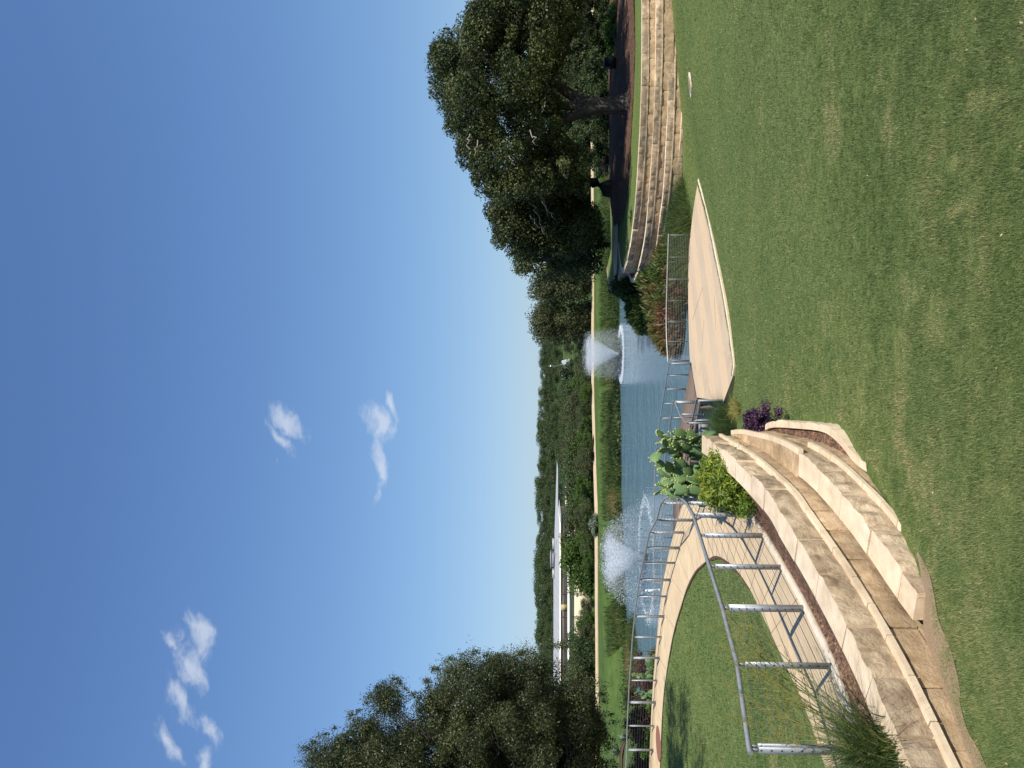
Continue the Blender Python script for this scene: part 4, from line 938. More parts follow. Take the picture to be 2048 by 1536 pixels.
lp = thing('lamp_post', 'pale slender lamp post rising above the small house in the far trees', 'lamp post', (p[0], 200, 1.5))
mb = MB(); mb.tube([(p[0], 200, 1.2), (p[0], 200, q[2])], [.09, .06], 6); mb.build('pole', MT['steel'], lp)
mb = MB(); mb.box((p[0], 200, q[2] - .7), (.5, .4, .3)); mb.box((p[0] + .2, 200, q[2] - 3.4), (.9, .15, .12)); mb.build('lamp', MT['fascia'], lp)

# ------------------------------------------------------------------ far bank: path, reeds
A = [PD(X, Y, D) for X, Y, D in [(1183, -60, 5.8), (1183, 300, 5.8), (1183, 660, 5.8), (1184.5, 800, 5.85), (1188, 950, 5.9), (1191, 1020, 5.95), (1194, 1200, 6.1), (1194.5, 1330, 6.15), (1195, 1536, 6.2), (1196, 1700, 6.2)]]
B = [PD(X, Y, D) for X, Y, D in [(1185.5, -60, 5.8), (1185.5, 300, 5.8), (1185.5, 660, 5.8), (1187, 800, 5.85), (1191, 950, 5.9), (1194.5, 1020, 5.95), (1197, 1200, 6.1), (1197.5, 1330, 6.15), (1198.5, 1536, 6.2), (1200, 1700, 6.2)]]
A, B = resample(A, n=120), resample(B, n=120)
mb = MB(); zz = np.maximum(terrain_z(A[:, :2]), terrain_z(B[:, :2])) + .12; A[:, 2] = zz + .05; B[:, 2] = zz
mb.grid(np.stack([A, B], 1)); mb.grid(np.stack([B, B - [0, 0, .12]], 1)); mb.grid(np.stack([A - [0, 0, .5], A], 1)); struct(mb.build('bank_path', MT['path']))

def blades(mb, base, h, w, lean, tint, r=rng, seg=3, m=0):
    """curved strips from base points"""
    n = len(base); h = np.broadcast_to(h, n) * r.uniform(.65, 1.25, n); w = np.broadcast_to(w, n)
    a = r.uniform(0, 2 * np.pi, n); dirv = np.stack([np.cos(a), np.sin(a), np.zeros(n)], 1)
    b = r.uniform(0, np.pi, n); side = np.stack([np.cos(b), np.sin(b), np.zeros(n)], 1)
    ln = np.broadcast_to(lean, n) * r.uniform(.3, 1.5, n); vs = []
    for k in range(seg + 1):
        t_ = k / seg; ww = w * (1 - t_ ** 1.6 * .92) / 2
        c = base + dirv * (ln * h * t_ ** 2)[:, None] + np.array([0, 0, 1.0]) * (h * (t_ - .25 * np.minimum(ln, 1.6) * t_ ** 2.4))[:, None]
        vs += [c - side * ww[:, None], c + side * ww[:, None]]
    v = np.stack(vs, 1); idx = np.arange(n)[:, None] * (2 * seg + 2)
    f = np.concatenate([idx + np.array([2 * k, 2 * k + 1, 2 * k + 3, 2 * k + 2])[None] for k in range(seg)])
    mb.add(v.reshape(-1, 3), f, m, np.tile(tint, seg))
r5 = np.random.default_rng(500)
far_shore = POND[13:23]
fs = resample(np.array([(52, 82.3), (45, 82.3), (20, 81.7), (8, 81.2), (0, 80.7), (-6, 79.7), (-14, 78.2), (-20, 75.7), (-26, 71.2), (-28.5, 67)], float), step=.05)
def shore_pts(n, lo, hi, pw=1.0):
    i = r5.integers(0, len(fs), n); nn = normals(fs); nn = np.where((nn[:, 1:2] < 0) & (fs[:, 0:1] > -24), -nn, nn)
    q = fs[i] + nn[i] * (lo + (hi - lo) * r5.random(n)[:, None] ** pw); return np.column_stack([q, np.maximum(terrain_z(q), -.05)])
mb = MB(); b_ = shore_pts(26000, .2, 3.8); wv = np.clip(.42 + fbm(b_, .3, 6, 3) * .85 + r5.normal(0, .16, len(b_)), 0, 1)
hh = .72 + .62 * fbm(b_, .45, 8, 3); blades(mb, b_, hh, .07, .35, wv, r5)
b_ = shore_pts(14000, 3.4, 6.6, 1.4); blades(mb, b_, .6, .06, .6, np.clip(.45 + r5.normal(0, .13, len(b_)), 0, .9), r5)
o = mb.build('bank_reeds', MT['reed']); tag(o, 'band of green reeds and tall grass along the far shore of the pond', 'reeds', kind='stuff')
mb = MB(); b_ = shore_pts(12000, -.9, 1.3); b_ = b_[fbm(b_, .22, 31, 2) > -.18]; leaves(mb, b_ + [0, 0, .32] + r5.normal(0, .2, b_.shape) * [1, 1, 1.3], .24, .13, np.clip(.3 + fbm(b_, .4, 12, 2) * .5 + r5.normal(0, .2, len(b_)), 0, 1), None, 0, .3, r5)
tag(mb.build('waterside_plants', MT['reed']), 'low leafy water plants at the foot of the far reeds', 'water plants', kind='stuff')

p = PY(1198, 1052, 88); p[2] = terrain_z(p[None, :2])[0]; ellipse_shrub_late = (p[0], p[1], p[2])
# ---- planting by the stage
def reedbed(name, label, cat, ell, n, h, w, lean, mt, tint, sd, kind=None, leafy=0):
    r = np.random.default_rng(sd); mb = MB(); cx, cy, rx, ry = ell
    a = r.uniform(0, 6.283, n); q = np.sqrt(r.random(n)); p = np.column_stack([cx + np.cos(a) * q * rx, cy + np.sin(a) * q * ry])
    base = np.column_stack([p, np.maximum(terrain_z(p), -.1)])
    hh = h * (1 - .5 * q ** 2.2) * (.85 + .35 * fbm(base, .9, 4, 2))
    tf = lambda P, k: np.clip(tint + fbm(P, .8, 3, 2) * .5 + r.normal(0, .16, k), 0, 1)
    if leafy:                                   # broad leaves all over the dome
        kk = int(n * leafy); i = r.integers(0, n, kk); f = 1 - r.random(kk) ** 1.8 * .75
        C = base[i] + np.column_stack([np.zeros(kk), np.zeros(kk), hh[i] * f]) + r.normal(0, .07, (kk, 3))
        out = np.column_stack([(p[i, 0] - cx) / rx, (p[i, 1] - cy) / ry, np.full(kk, .5)])
        m = len(C); up_ = np.column_stack([r.normal(0, .5, m), r.normal(0, .5, m), np.full(m, 1.0)]) + out * .6; up_ /= np.linalg.norm(up_, axis=1, keepdims=True)
        sd_ = np.cross(up_, r.normal(size=(m, 3))); sd_ /= np.linalg.norm(sd_, axis=1, keepdims=True); L_ = r.uniform(.22, .5, m)[:, None]; W_ = w * r.uniform(.6, 1.2, m)[:, None]
        droop = np.column_stack([up_[:, 0], up_[:, 1], np.zeros(m)]) * L_ * .35
        v = np.stack([C - up_ * L_ * .5, C - sd_ * W_ * .5, C + up_ * L_ * .5 + droop, C + sd_ * W_ * .5], 1)
        mb.add(v.reshape(-1, 3), np.arange(4 * m).reshape(m, 4), 0, tf(C, m)); base = base[::3]; hh = hh[::3] * .8
    blades(mb, base, hh, w * (.6 if leafy else 1), lean, tf(base, len(base)), r, 4)
    o = mb.build(name, MT[mt]); return tag(o, label, cat, kind=kind)
reedbed('reed_clump', 'broad clump of red-brown and green reeds at the waterline behind the stage railing', 'reeds', (4.0, 44.8, 2.3, 2.3), 3000, 2.0, .10, .4, 'redreed', .62, 511, leafy=2.2)
reedbed('reed_clump', 'green outer fringe of leafy reeds around the reddish reed clump', 'reeds', (4.6, 46.6, 2.6, 2.2), 2400, 1.9, .10, .4, 'reed', .6, 512, leafy=2.2)
reedbed('reed_clump', 'dark green tall reed thicket beyond the terrace tips at the water', 'reeds', (5.6, 53.5, 2.1, 2.6), 2600, 2.8, .12, .4, 'reed', .3, 513, leafy=2.4)
reedbed('grass_bed', 'tall arching green grass between the stage railing and the terrace walls', 'tall grass', (7.9, 39.6, 2.7, 1.9), 6200, 1.85, .03, .75, 'grassy', .45, 514)
reedbed('grass_bed', 'reddish and green grasses at the foot of the lowest terrace', 'tall grass', (6.3, 42.6, 2.0, 2.0), 2400, 1.45, .08, .5, 'redreed', .4, 515, leafy=2.0)
reedbed('grass_clump', 'dense dark green tufted grass beside the left corner of the stage', 'grass clump', (-1.75, 30.2, 1.05, 1.9), 5200, 1.15, .022, .9, 'grassy', .35, 516)
mb = MB(); n = 1600; p = np.column_stack([r5.uniform(-1.9, -.65, n), r5.uniform(26.6, 29.2, n)]); bs = np.column_stack([p, np.maximum(terrain_z(p), np.where(p[:, 0] > -1.1, lawn_z(p), -9))])
blades(mb, bs, .35, .015, 1.5, np.clip(r5.normal(.88, .1, n), 0, 1), r5); tag(mb.build('dry_grass', MT['grassy']), 'strip of dry straw-coloured grass at the lawn edge below the tufted clump', 'dry grass', kind='stuff')

# ---- shrubs near the wall
t = thing('purple_shrub', 'small rounded purple-leaved shrub at the tip of the stone planter', 'shrub', (*PD(1520, 842, 4.5)[:2], Z(4.75)))
mb = MB(); c0 = np.array([*PD(1530, 836, 4.45)[:2], Z(4.45)]); c0 += [-.1, .5, -.03]
for k in range(40):
    c = c0 + r5.normal(0, 1, 3) * [.17, .22, .15]; clump(mb, c, r5.uniform(.13, .2), 190, .055, .028, .5 + r5.uniform(-.2, .25), r5, shell=.2)
mb.build('foliage', MT['purple'], t); mb = MB()
for k in range(9): limb(mb, c0 - [0, 0, .4], c0 + r5.normal(0, .2, 3), .012, .005, .05, 5, 4, r5)
mb.build('stems', MT['purple'], t)
def ellipse_shrub(name, label, c, rx, ry, h, n, L, W, mt, sd, t0=.5, cat='shrub', k=40, cr=.25):
    r = np.random.default_rng(sd); t = thing(name, label, cat, c); mb = MB(); c = np.asarray(c, float)
    st = MB()
    for i in range(k):
        a = r.uniform(0, 6.28); q = math.sqrt(r.random()); z = r.uniform(.15, 1) * math.sqrt(max(0, 1 - q * q * .75))
        p = c + [math.cos(a) * rx * q * .85, math.sin(a) * ry * q * .85, z * h * .88]
        clump(mb, p, cr * r.uniform(.7, 1.3), n // k, L, W, t0 + (z - .5) * .3 + r.uniform(-.12, .12), r, shell=.15)
        if i % 3 == 0: limb(st, c, p, .012, .005, .05, 4, 4, r)
    mb.build('foliage', MT[mt], t); st.build('stems', MT['bark'], t); return t
pc_ = PD(1455, 955, 3.45); ellipse_shrub('flowering_shrub', 'yellow-green shrub with yellow tips between the wall and the railing corner', (-1.74, 13.6, Z(3.62)), .62, 1.4, .98, 13000, .10, .024, 'yellowgreen', 521, .43, k=90, cr=.19)
ellipse_shrub('flowering_shrub', 'low yellow-green tuft at the end of the curved wall', (-1.33, 14.9, Z(3.4)), .28, .5, .35, 1200, .07, .02, 'yellowgreen', 522, .6, k=12, cr=.14)
mb = MB(); n = 260; p = np.column_stack([r5.uniform(-2.3, -1.9, n), r5.uniform(10.9, 12.2, n)]); blades(mb, np.column_stack([p, np.full(n, Z(3.42))]), .22, .008, 1.6, np.clip(r5.normal(.9, .12, n), 0, 1), r5); tag(mb.build('dead_stems', MT['brush']), 'tangle of dead brown stems under the yellow-green shrub', 'dead stems', kind='stuff')

def cactus(name, label, loc, spread, n_pads, H, pad, sd, fruits=140, yscale=1.0):
    r = np.random.default_rng(sd); t = thing(name, label, 'cactus', loc); loc = np.asarray(loc, float)
    pads = []
    def add(basep, dirv, size, yaw):
        dirv = np.array(dirv, float)
        if abs(basep[0] + dirv[0] * size - loc[0]) > spread * 1.05: dirv[0] = -np.sign(basep[0] - loc[0]) * .3
        d = dirv / np.linalg.norm(dirv); pads.append((basep, d, size, yaw)); return basep + d * size
    while len(pads) < n_pads:
        b = loc + np.array([r.uniform(-1, 1) * spread, r.uniform(-1, 1) * spread * yscale, 0]); hmax = H * (1 - .35 * (abs(b[0] - loc[0]) / spread) ** 2) * r.uniform(.75, 1.1)
        d = np.array([r.normal(0, .25), r.normal(0, .25), 1.0]); yw = r.uniform(0, 3.14)
        while b[2] - loc[2] < hmax and len(pads) < n_pads:
            tip = add(b, d, pad * r.uniform(.85, 1.15), yw)
            for q in range(r.integers(0, 2)):
                d3 = d + np.array([r.normal(0, .7), r.normal(0, .7), -.1]); d3[2] = max(d3[2], .15); add(tip - d / np.linalg.norm(d) * pad * r.uniform(0, .25), d3, pad * r.uniform(.7, 1.0), r.uniform(0, 3.14))
            b = tip - d / np.linalg.norm(d) * .015; d = d + np.array([r.normal(0, .35), r.normal(0, .35), 0]); d[2] = max(.5, d[2]); yw += r.normal(0, .5)
    nu, nv = 14, 8
    for b, d, s, yaw in pads:
        side = np.cross(d, [math.cos(yaw), math.sin(yaw), .1]); side /= np.linalg.norm(side); nr = np.cross(side, d)
        mb = MB(); th = np.linspace(0, 2 * np.pi, nu, endpoint=False); rows = []
        for v in np.linspace(.03, np.pi - .03, nv):
            y = .5 - .5 * math.cos(v); wd = math.sin(v) * (.30 + .16 * y) ; tk = math.sin(v) * .075
            rows.append(b + d * (y * s) + (np.outer(np.cos(th), side) * wd + np.outer(np.sin(th), nr) * tk) * s)
        G = np.stack(rows, 0); G = np.concatenate([G, G[:, :1]], 1); mb.grid(G, flip=True); mb.build('pad', MT['cactus'], t, smooth=True)
    mb = MB(); cnt = 0; up_pads = sorted(pads, key=lambda q: -(q[0][2] + q[1][2] * q[2]))
    for b, d, s, yaw in up_pads:
        side = np.cross(d, [math.cos(yaw), math.sin(yaw), .1]); side /= np.linalg.norm(side)
        for a in np.linspace(-.9, .9, r.integers(3, 7)):
            if cnt >= fruits: break
            p = b + d * s * (.5 + .5 * math.cos(a)) + side * s * .42 * math.sin(a) + d * .02
            q = .022; v = np.array([[0, 0, 1.3], [1, 0, 0], [.3, .95, 0], [-.8, .6, 0], [-.8, -.6, 0], [.3, -.95, 0], [0, 0, -1.2]]) * q + p
            mb.add(v, [[0, 1, 2], [0, 2, 3], [0, 3, 4], [0, 4, 5], [0, 5, 1], [6, 2, 1], [6, 3, 2], [6, 4, 3], [6, 5, 4], [6, 1, 5]]); cnt += 1
    o = mb.build('fruit', MT['fruit'], t, smooth=True); o['kind'] = 'stuff'
    return t
cactus('prickly_pear', 'large prickly pear with round green pads and buds behind the curved wall', (-1.68, 16.0, Z(3.50)), .72, 99, 1.0, .30, 531, 320, .3)
cactus('prickly_pear', 'second tall prickly pear on the railing side of the largest one, above the flowering shrub', (-2.28, 16.9, Z(3.6)), .42, 56, .95, .28, 534, 170, .4)
cactus('prickly_pear', 'small prickly pear outside the corner of the cable railing', (-2.2, 18.6, Z(4.6)), .3, 18, .75, .3, 532, 12)
cactus('prickly_pear', 'low prickly pear patch outside the far loop of the railing', (-12.0, 31.3, Z(4.65)), .95, 48, .6, .33, 533, 20, .6)

# ---- wispy grass plant at the near end of the railing
wp = np.array([-3.30, 6.95, Z(3.08)])
t = thing('wispy_grass', 'arching green grass clump with tall yellow flower stalks by the end post', 'grass plant', wp)
mb = MB(); r6 = np.random.default_rng(541); n = 1000
b_ = wp + np.column_stack([r6.normal(0, .10, n), r6.normal(0, .16, n), np.zeros(n)])
blades(mb, b_, .74, .007, 1.15, np.clip(r6.normal(.45, .26, n), 0, 1), r6, 6); mb.build('leaves', MT['grassy'], t)
mb = MB()
ends = [(1466, 1240), (1478, 1275), (1440, 1255), (1500, 1330), (1490, 1400), (1545, 1390), (1520, 1300), (1475, 1330), (1560, 1440), (1530, 1480), (1505, 1250), (1462, 1300), (1450, 1370), (1480, 1440), (1520, 1360)]
for k, (X, Y) in enumerate(ends):
    e_ = PY(X, Y, 7.6 + r6.uniform(-.3, .9)); s0 = wp + r6.normal(0, .06, 3) * [1, 1, 0]; t_ = np.linspace(0, 1, 12)[:, None]
    mid = s0 * .5 + e_ * .5 + [0, 0, .12]; P = s0 * (1 - t_) ** 2 + 2 * mid * t_ * (1 - t_) + e_ * t_ ** 2
    mb.tube(P, np.linspace(.0075, .0024, 12), 4, tint=.8)
    for i in range(5, 12):
        for s in range(2):
            q = P[i] + r6.normal(0, .5, 3) * .16 + (P[i] - P[i - 1]) * 1.2; mb.tube([P[i], (P[i] + q) / 2 + r6.normal(0, .01, 3), q], [.003, .0024, .0018], 4, tint=.9)
            for w in range(2):
                q2 = (P[i] + q) / 2 + r6.normal(0, .035, 3); mb.tube([(P[i] + q) / 2, q2], [.0022, .0016], 4, tint=.97)
mb.build('flower_stalks', MT['grassy'], t)

ellipse_shrub('grey_shrub', 'grey-green spiky shrub at the edge of the far bank path above the nearer fountain', ellipse_shrub_late, 1.4, .8, 1.15, 2600, .3, .07, 'agave', 571, .5, k=30, cr=.4)
# ---- beds outside the far path
ellipse_shrub('brown_shrub', 'reddish brown twiggy bed of shrubs beyond the far path railing', (-15.0, 34.0, 2.7), 2.6, 1.4, 1.75, 14000, .15, .035, 'brush', 551, .5, k=110, cr=.38)
ellipse_shrub('brown_shrub', 'second reddish brown twiggy shrub bed at the far path, nearer the left tree', (-18.8, 34.6, 2.8), 2.4, 1.4, 1.7, 12000, .15, .035, 'brush', 552, .45, k=90, cr=.38)
ellipse_shrub('brown_shrub', 'small brown seedy shrub at the waterline just past the low prickly pear', (-12.7, 34.2, 2.3), 1.0, .9, 2.0, 5200, .13, .03, 'brush', 553, .5, k=30, cr=.3)
ellipse_shrub('green_bush', 'bright green leafy bush in the brown shrub bed behind the railing', (-15.3, 32.4, 2.9), .8, .6, 1.0, 1900, .14, .06, 'bush', 554, .5, k=24, cr=.26)
ellipse_shrub('green_bush', 'bright green bush between the two brown shrub beds', (-17.2, 33.0, 2.9), .7, .6, .95, 1700, .14, .06, 'bush', 555, .5, k=22, cr=.26)
ellipse_shrub('green_bush', 'small green sprig beside the low prickly pear patch', (-13.6, 32.3, 2.95), .5, .4, .8, 900, .14, .05, 'bush', 556, .5, k=14, cr=.22)
for k in range(9):
    x = -25 - k * 1.7; y = 59 + r6.uniform(-1.5, 1.5); g = terrain_z(np.array([[x, y]]))[0]
    t = thing('agave_plant', 'grey-green spiky agave in the mulched bed across the left lawn', 'agave', (x, y, g), 'agaves in the mulched bed'); mb = MB()
    n = 40; a = r6.uniform(0, 6.28, n); el = r6.uniform(.2, 1.4, n); L_ = r6.uniform(.6, .95, n)
    d = np.column_stack([np.cos(a) * np.cos(el), np.sin(a) * np.cos(el), np.sin(el)]); s_ = np.cross(d, [0, 0, 1]); s_ /= np.linalg.norm(s_, axis=1, keepdims=True)
    b0 = np.array([x, y, g + .05]); v = np.stack([b0 + d * .02 - s_ * .05, b0 + d * .02 + s_ * .05, b0 + d * L_[:, None] * .6 + s_ * .06, b0 + d * L_[:, None] + [0, 0, -.05], b0 + d * L_[:, None] * .6 - s_ * .06], 1)
    mb.add(v.reshape(-1, 3), np.arange(5 * n).reshape(n, 5), 0, r6.uniform(.2, .9, n)); mb.build('leaves', MT['agave'], t)
mb = MB(); q = np.array([(-23, 57.5), (-28, 56.8), (-34, 56.5), (-42, 56.5)]); A = resample(q, n=30); A3_ = np.column_stack([A, terrain_z(A) + .05]); B_ = A + [0, 4.2]; B3_ = np.column_stack([B_, terrain_z(B_) + .05])
tt = np.linspace(0, 1, 6); G = A3_[:, None] * (1 - tt[None, :, None]) + B3_[:, None] * tt[None, :, None]; G[:, :, 2] = terrain_z(G[:, :, :2].reshape(-1, 2)).reshape(30, 6) + .06; mb.grid(G, flip=True); struct(mb.build('agave_mulch', MT['redmulch']))
mb = MB(); q = B3_[10:]; mb.tube(q + [0, .1, .1], .14, 4); tag(mb.build('stone_edging', MT['curb']), 'pale stone edging behind the agave bed on the left lawn', 'edging')

# ---- understory on the terrace
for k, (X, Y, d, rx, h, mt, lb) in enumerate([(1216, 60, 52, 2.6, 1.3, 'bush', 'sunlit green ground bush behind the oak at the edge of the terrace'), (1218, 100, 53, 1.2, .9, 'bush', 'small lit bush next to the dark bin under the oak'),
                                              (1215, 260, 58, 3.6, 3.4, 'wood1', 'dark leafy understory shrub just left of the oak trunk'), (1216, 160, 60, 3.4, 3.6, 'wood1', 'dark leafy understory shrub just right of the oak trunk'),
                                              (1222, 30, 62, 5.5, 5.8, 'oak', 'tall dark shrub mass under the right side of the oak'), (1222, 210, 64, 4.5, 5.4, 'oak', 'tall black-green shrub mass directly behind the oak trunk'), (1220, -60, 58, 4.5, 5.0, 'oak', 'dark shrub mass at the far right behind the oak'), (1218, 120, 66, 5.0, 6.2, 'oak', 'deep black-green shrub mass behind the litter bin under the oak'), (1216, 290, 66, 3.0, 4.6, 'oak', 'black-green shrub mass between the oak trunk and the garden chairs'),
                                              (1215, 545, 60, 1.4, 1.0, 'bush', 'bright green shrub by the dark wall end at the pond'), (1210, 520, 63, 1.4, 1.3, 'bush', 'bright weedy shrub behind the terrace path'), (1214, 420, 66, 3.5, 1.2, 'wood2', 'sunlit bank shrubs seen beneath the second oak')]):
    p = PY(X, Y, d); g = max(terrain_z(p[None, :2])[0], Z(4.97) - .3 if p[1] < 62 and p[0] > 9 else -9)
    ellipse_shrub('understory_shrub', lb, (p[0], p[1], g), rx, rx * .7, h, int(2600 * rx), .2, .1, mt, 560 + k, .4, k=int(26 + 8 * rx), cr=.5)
def chair(loc, rot, label):
    t = thing('garden_chair', label, 'chair', loc, 'dark chairs under the oak'); mb = MB()
    def bx(nm, c, s):
        m_ = MB(); cr, sr = math.cos(rot), math.sin(rot); m_.box((loc[0] + c[0] * cr - c[1] * sr, loc[1] + c[0] * sr + c[1] * cr, loc[2] + c[2]), s, rot); m_.build(nm, MT['blackm'], t)
    bx('seat', (0, 0, .43), (.5, .5, .05)); 
    m_ = MB()
    for i in range(5): m_.box((loc[0] - .2 + i * .1, loc[1] - .24, loc[2] + .72), (.07, .03, .55))
    m_.box((loc[0], loc[1] - .24, loc[2] + 1.0), (.5, .035, .06)); m_.build('backrest', MT['blackm'], t)
    for sx in (-.22, .22):
        for sy in (-.22, .22): bx('leg', (sx, sy, .21), (.05, .05, .42))
pz = Z(5.05)
for X, Y, lb in [(1217, 323, 'dark slatted garden chair nearer the oak trunk, against the bright bank'), (1217, 339, 'dark slatted garden chair farther from the oak trunk, against the bright bank')]:
    p = PY(X, Y, 57.5); chair((p[0], 57.5, Z(5.1)), 0, lb)
p = PY(1238, 126, 51); t = thing('litter_bin', 'black square litter bin in the shade right of the oak trunk', 'bin', (p[0], 51, Z(4.7)))
mb = MB(); mb.box((p[0], 51, Z(4.7) + .38), (.55, .55, .76)); mb.build('body', MT['blackm'], t); mb = MB(); mb.box((p[0], 51, Z(4.7) + .79), (.62, .62, .06)); mb.build('lid', MT['blackm'], t)

# ------------------------------------------------------------------ small things on the lawn
def ray_hit(X, Y, zf):
    v = ray(X, Y); o = np.array([0, 0, EYE]); t_ = np.linspace(4, 60, 4000); P = o + t_[:, None] * v[None]; k = np.argmax(P[:, 2] < zf(P[:, :2])); return P[k]
p = DC = ray_hit(1382, 170, lawn_z)
t = thing('drain_cover', 'round rusty drain cover in a pale concrete ring set in the lawn', 'drain cover', p); th = np.linspace(0, 2 * np.pi, 41)
def ring(r0, r1, dz, m, nm):
    mb = MB(); a = np.column_stack([p[0] + np.cos(th) * r0, p[1] + np.sin(th) * r0]); b = np.column_stack([p[0] + np.cos(th) * r1, p[1] + np.sin(th) * r1])
    A_ = np.column_stack([a, lawn_z(a) + dz]); B_ = np.column_stack([b, lawn_z(b) + dz]); mb.grid(np.stack([B_, A_], 1), flip=True); mb.grid(np.stack([B_ - [0, 0, .2], B_], 1)); mb.build(nm, m, t)
ring(.36, .50, .06, MT['curb'], 'collar'); ring(.0, .36, .055, MT['cover'], 'cover')
p = PD(1317, 1487, 4.2); t = thing('access_cover', 'flat round rust-red access cover in the far path', 'access cover', p)
mb = MB(); a = np.column_stack([p[0] + np.cos(th[:-1]) * .62, p[1] + np.sin(th[:-1]) * .62, np.full(40, p[2] + .012)]); mb.add(a, [list(range(40))]); mb.grid(np.stack([np.concatenate([a, a[:1]]) - [0, 0, .02], np.concatenate([a, a[:1]])], 1)); mb.build('plate', MT['cover'], t)
p = np.array([-1.95, 32.9, Z(6.95)]); t = thing('utility_box', 'small grey utility box beside the curved stage railing', 'utility box', p)
mb = MB(); mb.box(p + [0, 0, .18], (.5, .35, .36)); mb.build('body', MT['greybox'], t); mb = MB(); mb.box(p + [0, 0, .375], (.54, .39, .03)); mb.build('lid', MT['greybox'], t)

# ------------------------------------------------------------------ fountains
def mist_mat(dens):
    m = bpy.data.materials.new('spray_mist'); m.use_nodes = True; nt = m.node_tree; N = nt.nodes; L = nt.links; N.remove(N['Principled BSDF'])
    v = N.new('ShaderNodeVolumePrincipled'); v.inputs['Color'].default_value = (.97, .985, 1, 1); v.inputs['Anisotropy'].default_value = .2
    tc = N.new('ShaderNodeTexCoord'); nz = N.new('ShaderNodeTexNoise'); nz.inputs['Scale'].default_value = 2.4; nz.inputs['Detail'].default_value = 4; L.new(tc.outputs['Object'], nz.inputs['Vector'])
    mr = N.new('ShaderNodeMapRange'); mr.inputs['From Min'].default_value = .32; mr.inputs['From Max'].default_value = .7; mr.inputs['To Max'].default_value = dens * 2; L.new(nz.outputs[0], mr.inputs['Value'])
    L.new(mr.outputs[0], v.inputs['Density']); L.new(v.outputs[0], N['Material Output'].inputs['Volume']); return m
def lathe(prof, x, y, k=28):
    th = np.linspace(0, 2 * np.pi, k + 1); return np.stack([np.stack([x + np.cos(th) * r_, y + np.sin(th) * r_, np.full(k + 1, z_)], 1) for r_, z_ in prof], 0)
def fountain(label, x, y, H, Rt, Rr, n, sd, px, ringn=.33):
    r = np.random.default_rng(sd); t = thing('fountain', label, 'fountain', (x, y, 0), 'pond fountains')
    mb = MB(); mb.tube([(x, y, -.3), (x, y, .08)], [.45, .4], 14); mb.tube([(x, y, .05), (x, y, .35)], [.1, .07], 10); mb.build('nozzle', MT['blackm'], t)
    a = r.uniform(0, 6.283, n); ph = r.random(n); R = Rt * np.sqrt(r.uniform(.05, 1.0, n)); Hh = H * r.uniform(.82, 1.03, n) * (1 - .12 * (R / Rt) ** 2)
    upm = ph < .62; s = np.where(upm, 1 - (1 - ph / .62) ** .62, (ph - .62) / .38)
    rr = np.where(upm, R * s ** 1.05, R + (Rr * R / Rt * 1.1 - R) * s); zz = np.where(upm, Hh * (1 - (1 - s) ** 1.25), Hh * (1 - s ** 1.7))
    C = np.column_stack([x + np.cos(a) * rr, y + np.sin(a) * rr, zz + .25]) + r.normal(0, 1, (n, 3)) * (.03 + .07 * np.where(upm, s, 1))[:, None]
    mb = MB(); leaves(mb, C, px * np.where(upm, 1.0, .8), px * .6, np.full(n, .5), None, 0, 0, r); mb.build('spray', MT['spray'], t)
    mb = MB(); mb.grid(lathe([(.02, .35), (.12, .4), (Rt * .3, H * .36), (Rt * .66, H * .72), (Rt * .86, H * .88), (Rt * .6, H * .95), (.02, H * .9)], x, y), flip=True); mb.build('mist', mist_mat(.26 if Rt > 2.25 else .16), t, smooth=True)
    mb = MB(); mb.grid(lathe([(.05, .06), (Rr * 1.05, .08), (Rr * .98, H * .45), (Rt * 1.0, H * .8), (Rt * .6, H * .96), (.03, H * .95)], x, y), flip=True); mb.build('veil', mist_mat(.04 if Rt > 2.25 else .02), t, smooth=True)
    m = int(n * ringn); a = r.uniform(0, 6.283, m); q = Rr * (1.05 + r.normal(0, .07, m)); C = np.column_stack([x + np.cos(a) * q, y + np.sin(a) * q, np.abs(r.normal(0, .07, m)) + .02])
    mb = MB(); leaves(mb, C, px * 1.3, px, np.full(m, .5), None, 0, .9, r); mb.build('splash_ring', MT['spray'], t)
v = PD(1243, 708, 7.8); fountain('tall far fountain jet with a white ripple ring before the reeds', v[0], v[1], PY(1168, 708, v[1])[2], 2.3, 2.55, 30000, 601, .065)
v = PD(1294, 1117, 7.8); fountain('nearer fountain jet behind the railing of the far path', v[0], v[1], PY(1207, 1117, v[1])[2], 2.2, 4.2, 42000, 602, .065, .06)

mb = MB(); n = 7000; i_ = r6.integers(0, len(sf) - 1, n); f_ = r6.random(n)[:, None]; q_ = sf[i_] * (1 - f_) + sf[i_ + 1] * f_; q_ = q_[:, :2] + normals(sf[:, :2])[i_] * (-.12 - .12 * r6.random(n)[:, None] ** 1.5 + .10 * fbm(q_, 1.6, 5, 2)[:, None])
bs = np.column_stack([q_, np.maximum(lawn_z(q_), Z(7.0))]); blades(mb, bs, .10, .022, .8, np.clip(r6.normal(.5, .2, n), 0, 1), r6, 2); tag(mb.build('edge_grass', MT['blade']), 'ragged grass creeping over the curb of the paved stage', 'grass', kind='stuff')
# pale leaf litter on the lawn
mb = MB(); n = 130; d_ = 1 / r6.uniform(1 / 36, 1 / 5, n); p_ = np.column_stack([d_ * r6.uniform(-.5, .62, n), d_]); k_ = lawn_keep(p_) & ~inside(stage_poly, p_) & (p_[:, 0] > np.interp(p_[:, 1], lawn_left[:, 1], lawn_left[:, 0] + .2)); p_ = p_[k_]
leaves(mb, np.column_stack([p_, lawn_z(p_) + .025]), .026, .014, r6.uniform(.2, 1, len(p_)), None, 0, 1.2, r6)
tag(mb.build('leaf_litter', leafmat('litter', [(0, (.12, .07, .03)), (.5, (.3, .22, .11)), (1, (.48, .42, .3))], .1)), 'scattered dry leaves and pale scraps on the open lawn', 'leaf litter', kind='stuff')

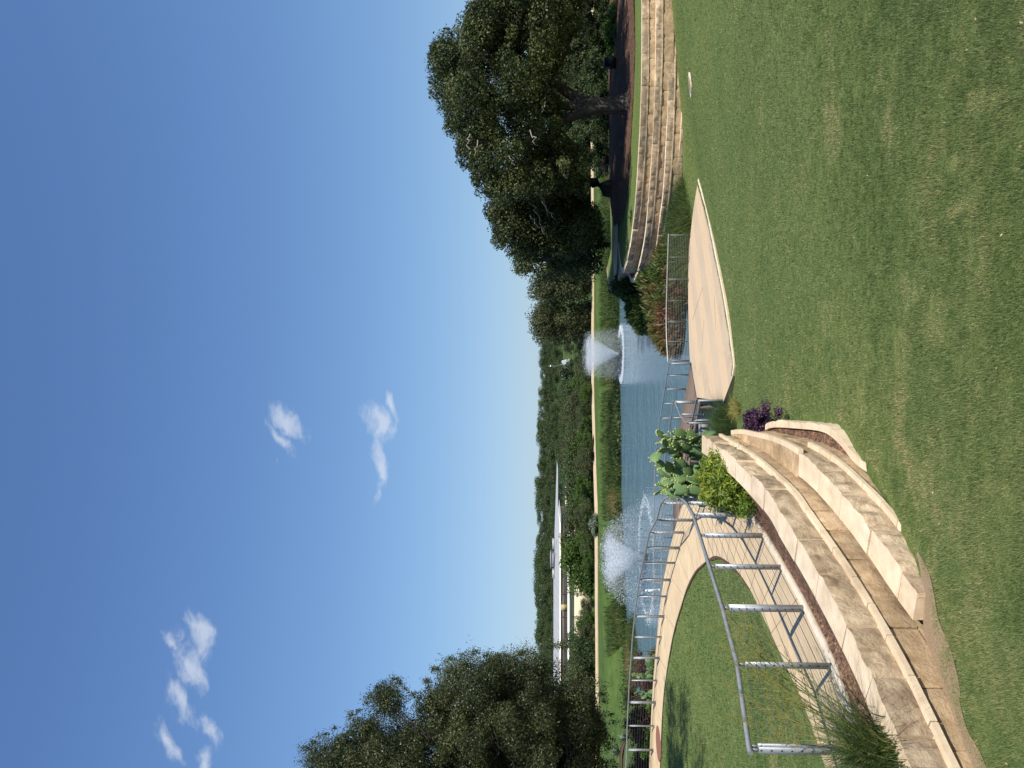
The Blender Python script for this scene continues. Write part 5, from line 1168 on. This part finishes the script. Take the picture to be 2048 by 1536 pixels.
# ------------------------------------------------------------------ lawn grass blades
def lawn_blades(name, label, zf, keep, n, d0, d1, xr, mt, h, sd, dry=0.0, wk=.00085, spots=(), edge=None):
    r = np.random.default_rng(sd); d = 1 / r.uniform(1 / d1, 1 / d0, n); x = r.uniform(-1, 1, n) * (d * xr[1] * .5 + 1.7) + d * (xr[0])
    p = np.column_stack([x, d]); p = p[keep(p)]; n = len(p); z = zf(p)
    pat = fbm(np.column_stack([p, np.zeros(n)]), .45, 3, 3); pat3 = fbm(np.column_stack([p, np.zeros(n)]), .8, 13, 4); pat2 = fbm(np.column_stack([p * [1, 1], np.zeros(n)]), 1.9, 7, 3)
    ti = np.clip(.46 + .22 * pat + .19 * pat2 + r.normal(0, .17, n) + dry + .35 * np.clip((pat3 - .34) / .25, 0, 1) + .22 * fbm(np.column_stack([p, np.zeros(n)]), 6.5, 17, 2), 0, 1)
    bare = np.zeros(n)
    for sx, sy, rx, ry in spots:
        q_ = np.hypot((p[:, 0] - sx) / rx, (p[:, 1] - sy) / ry); bare = np.maximum(bare, np.clip(1.25 - q_ + .6 * fbm(np.column_stack([p, np.zeros(n)]), 4.5, 41, 3), 0, 1))
    if edge is not None:
        de = dist_poly(edge, p, False); bare = np.maximum(bare, .8 * np.clip(1 - de / (.28 + .2 * fbm(np.column_stack([p, np.zeros(n)]), 1.7, 43, 2)).clip(.05), 0, 1))
    ti = np.clip(ti + bare * r.uniform(.08, .6, n), 0, 1)
    hh = h * (1 - .55 * bare) * np.clip(1 + .75 * fbm(np.column_stack([p, np.zeros(n)]), 5.0, 23, 3), .35, 1.9) * r.uniform(.55, 1.25, n) * (1 + p[:, 1] * .008); w = np.maximum(.0042, wk * p[:, 1]) * r.uniform(.7, 1.3, n)
    a = r.uniform(0, 6.283, n); sd_ = np.column_stack([np.cos(a), np.sin(a), np.zeros(n)]); b = r.uniform(0, 6.283, n); ln = hh * r.uniform(.05, .7, n)
    base = np.column_stack([p, z - .004])
    tip = base + np.column_stack([np.cos(b) * ln, np.sin(b) * ln, hh])
    v = np.stack([base - sd_ * w[:, None] / 2, base + sd_ * w[:, None] / 2, tip], 1).reshape(-1, 3)
    mb = MB(); mb.add(v, np.arange(3 * n).reshape(n, 3), 0, ti); o = mb.build(name, MT[mt]); tag(o, label, 'grass', kind='stuff')
def keep_bowl(p):
    xl = np.interp(p[:, 1], lawn_left[:, 1], lawn_left[:, 0] + .12)
    return (p[:, 0] > xl) & ~inside(stage_poly, p) & lawn_keep(p) & (p[:, 1] < 38.4) & (np.hypot(p[:, 0] - DC[0], p[:, 1] - DC[1]) > .52)
lawn_blades('lawn_grass', 'short mown green grass with dry patches covering the open lawn', lawn_z, keep_bowl, 1250000, 3.6, 40, (.02, 1.3), 'blade', .034, 701, spots=[tuple(ray_hit(X, Y, lawn_z)[:2]) + q_ for X, Y, q_ in [(1908, 325, (.1, .16)), (1924, 410, (.07, .3)), (1950, 480, (.06, .2)), (1815, 590, (.25, .35)), (1870, 640, (.3, .3)), (1655, 640, (.3, .5)), (1800, 700, (.3, .35)), (1720, 800, (.3, .3)), (1960, 200, (.15, .25))]], edge=np.array(lawn_left)[3:-3])
ovQ = np.concatenate([iB[30:], [(-34, 31), (-34, -12), (-9, -12)]])
lawn_blades('oval_grass', 'short green grass with straw patches inside the loop of the path', lambda q: lg(q), lambda q: inside(ovQ, q) & (dist_poly(iB, q, False) > .1), 170000, 6.5, 28, (-.42, .75), 'bladeT', .045, 702, .06, spots=[(-5.2, 10.8, .5, 1.1), (-5.9, 12.4, .7, .6), (-4.6, 9.6, .3, .5), (-7.0, 16.5, 1.2, .5)])
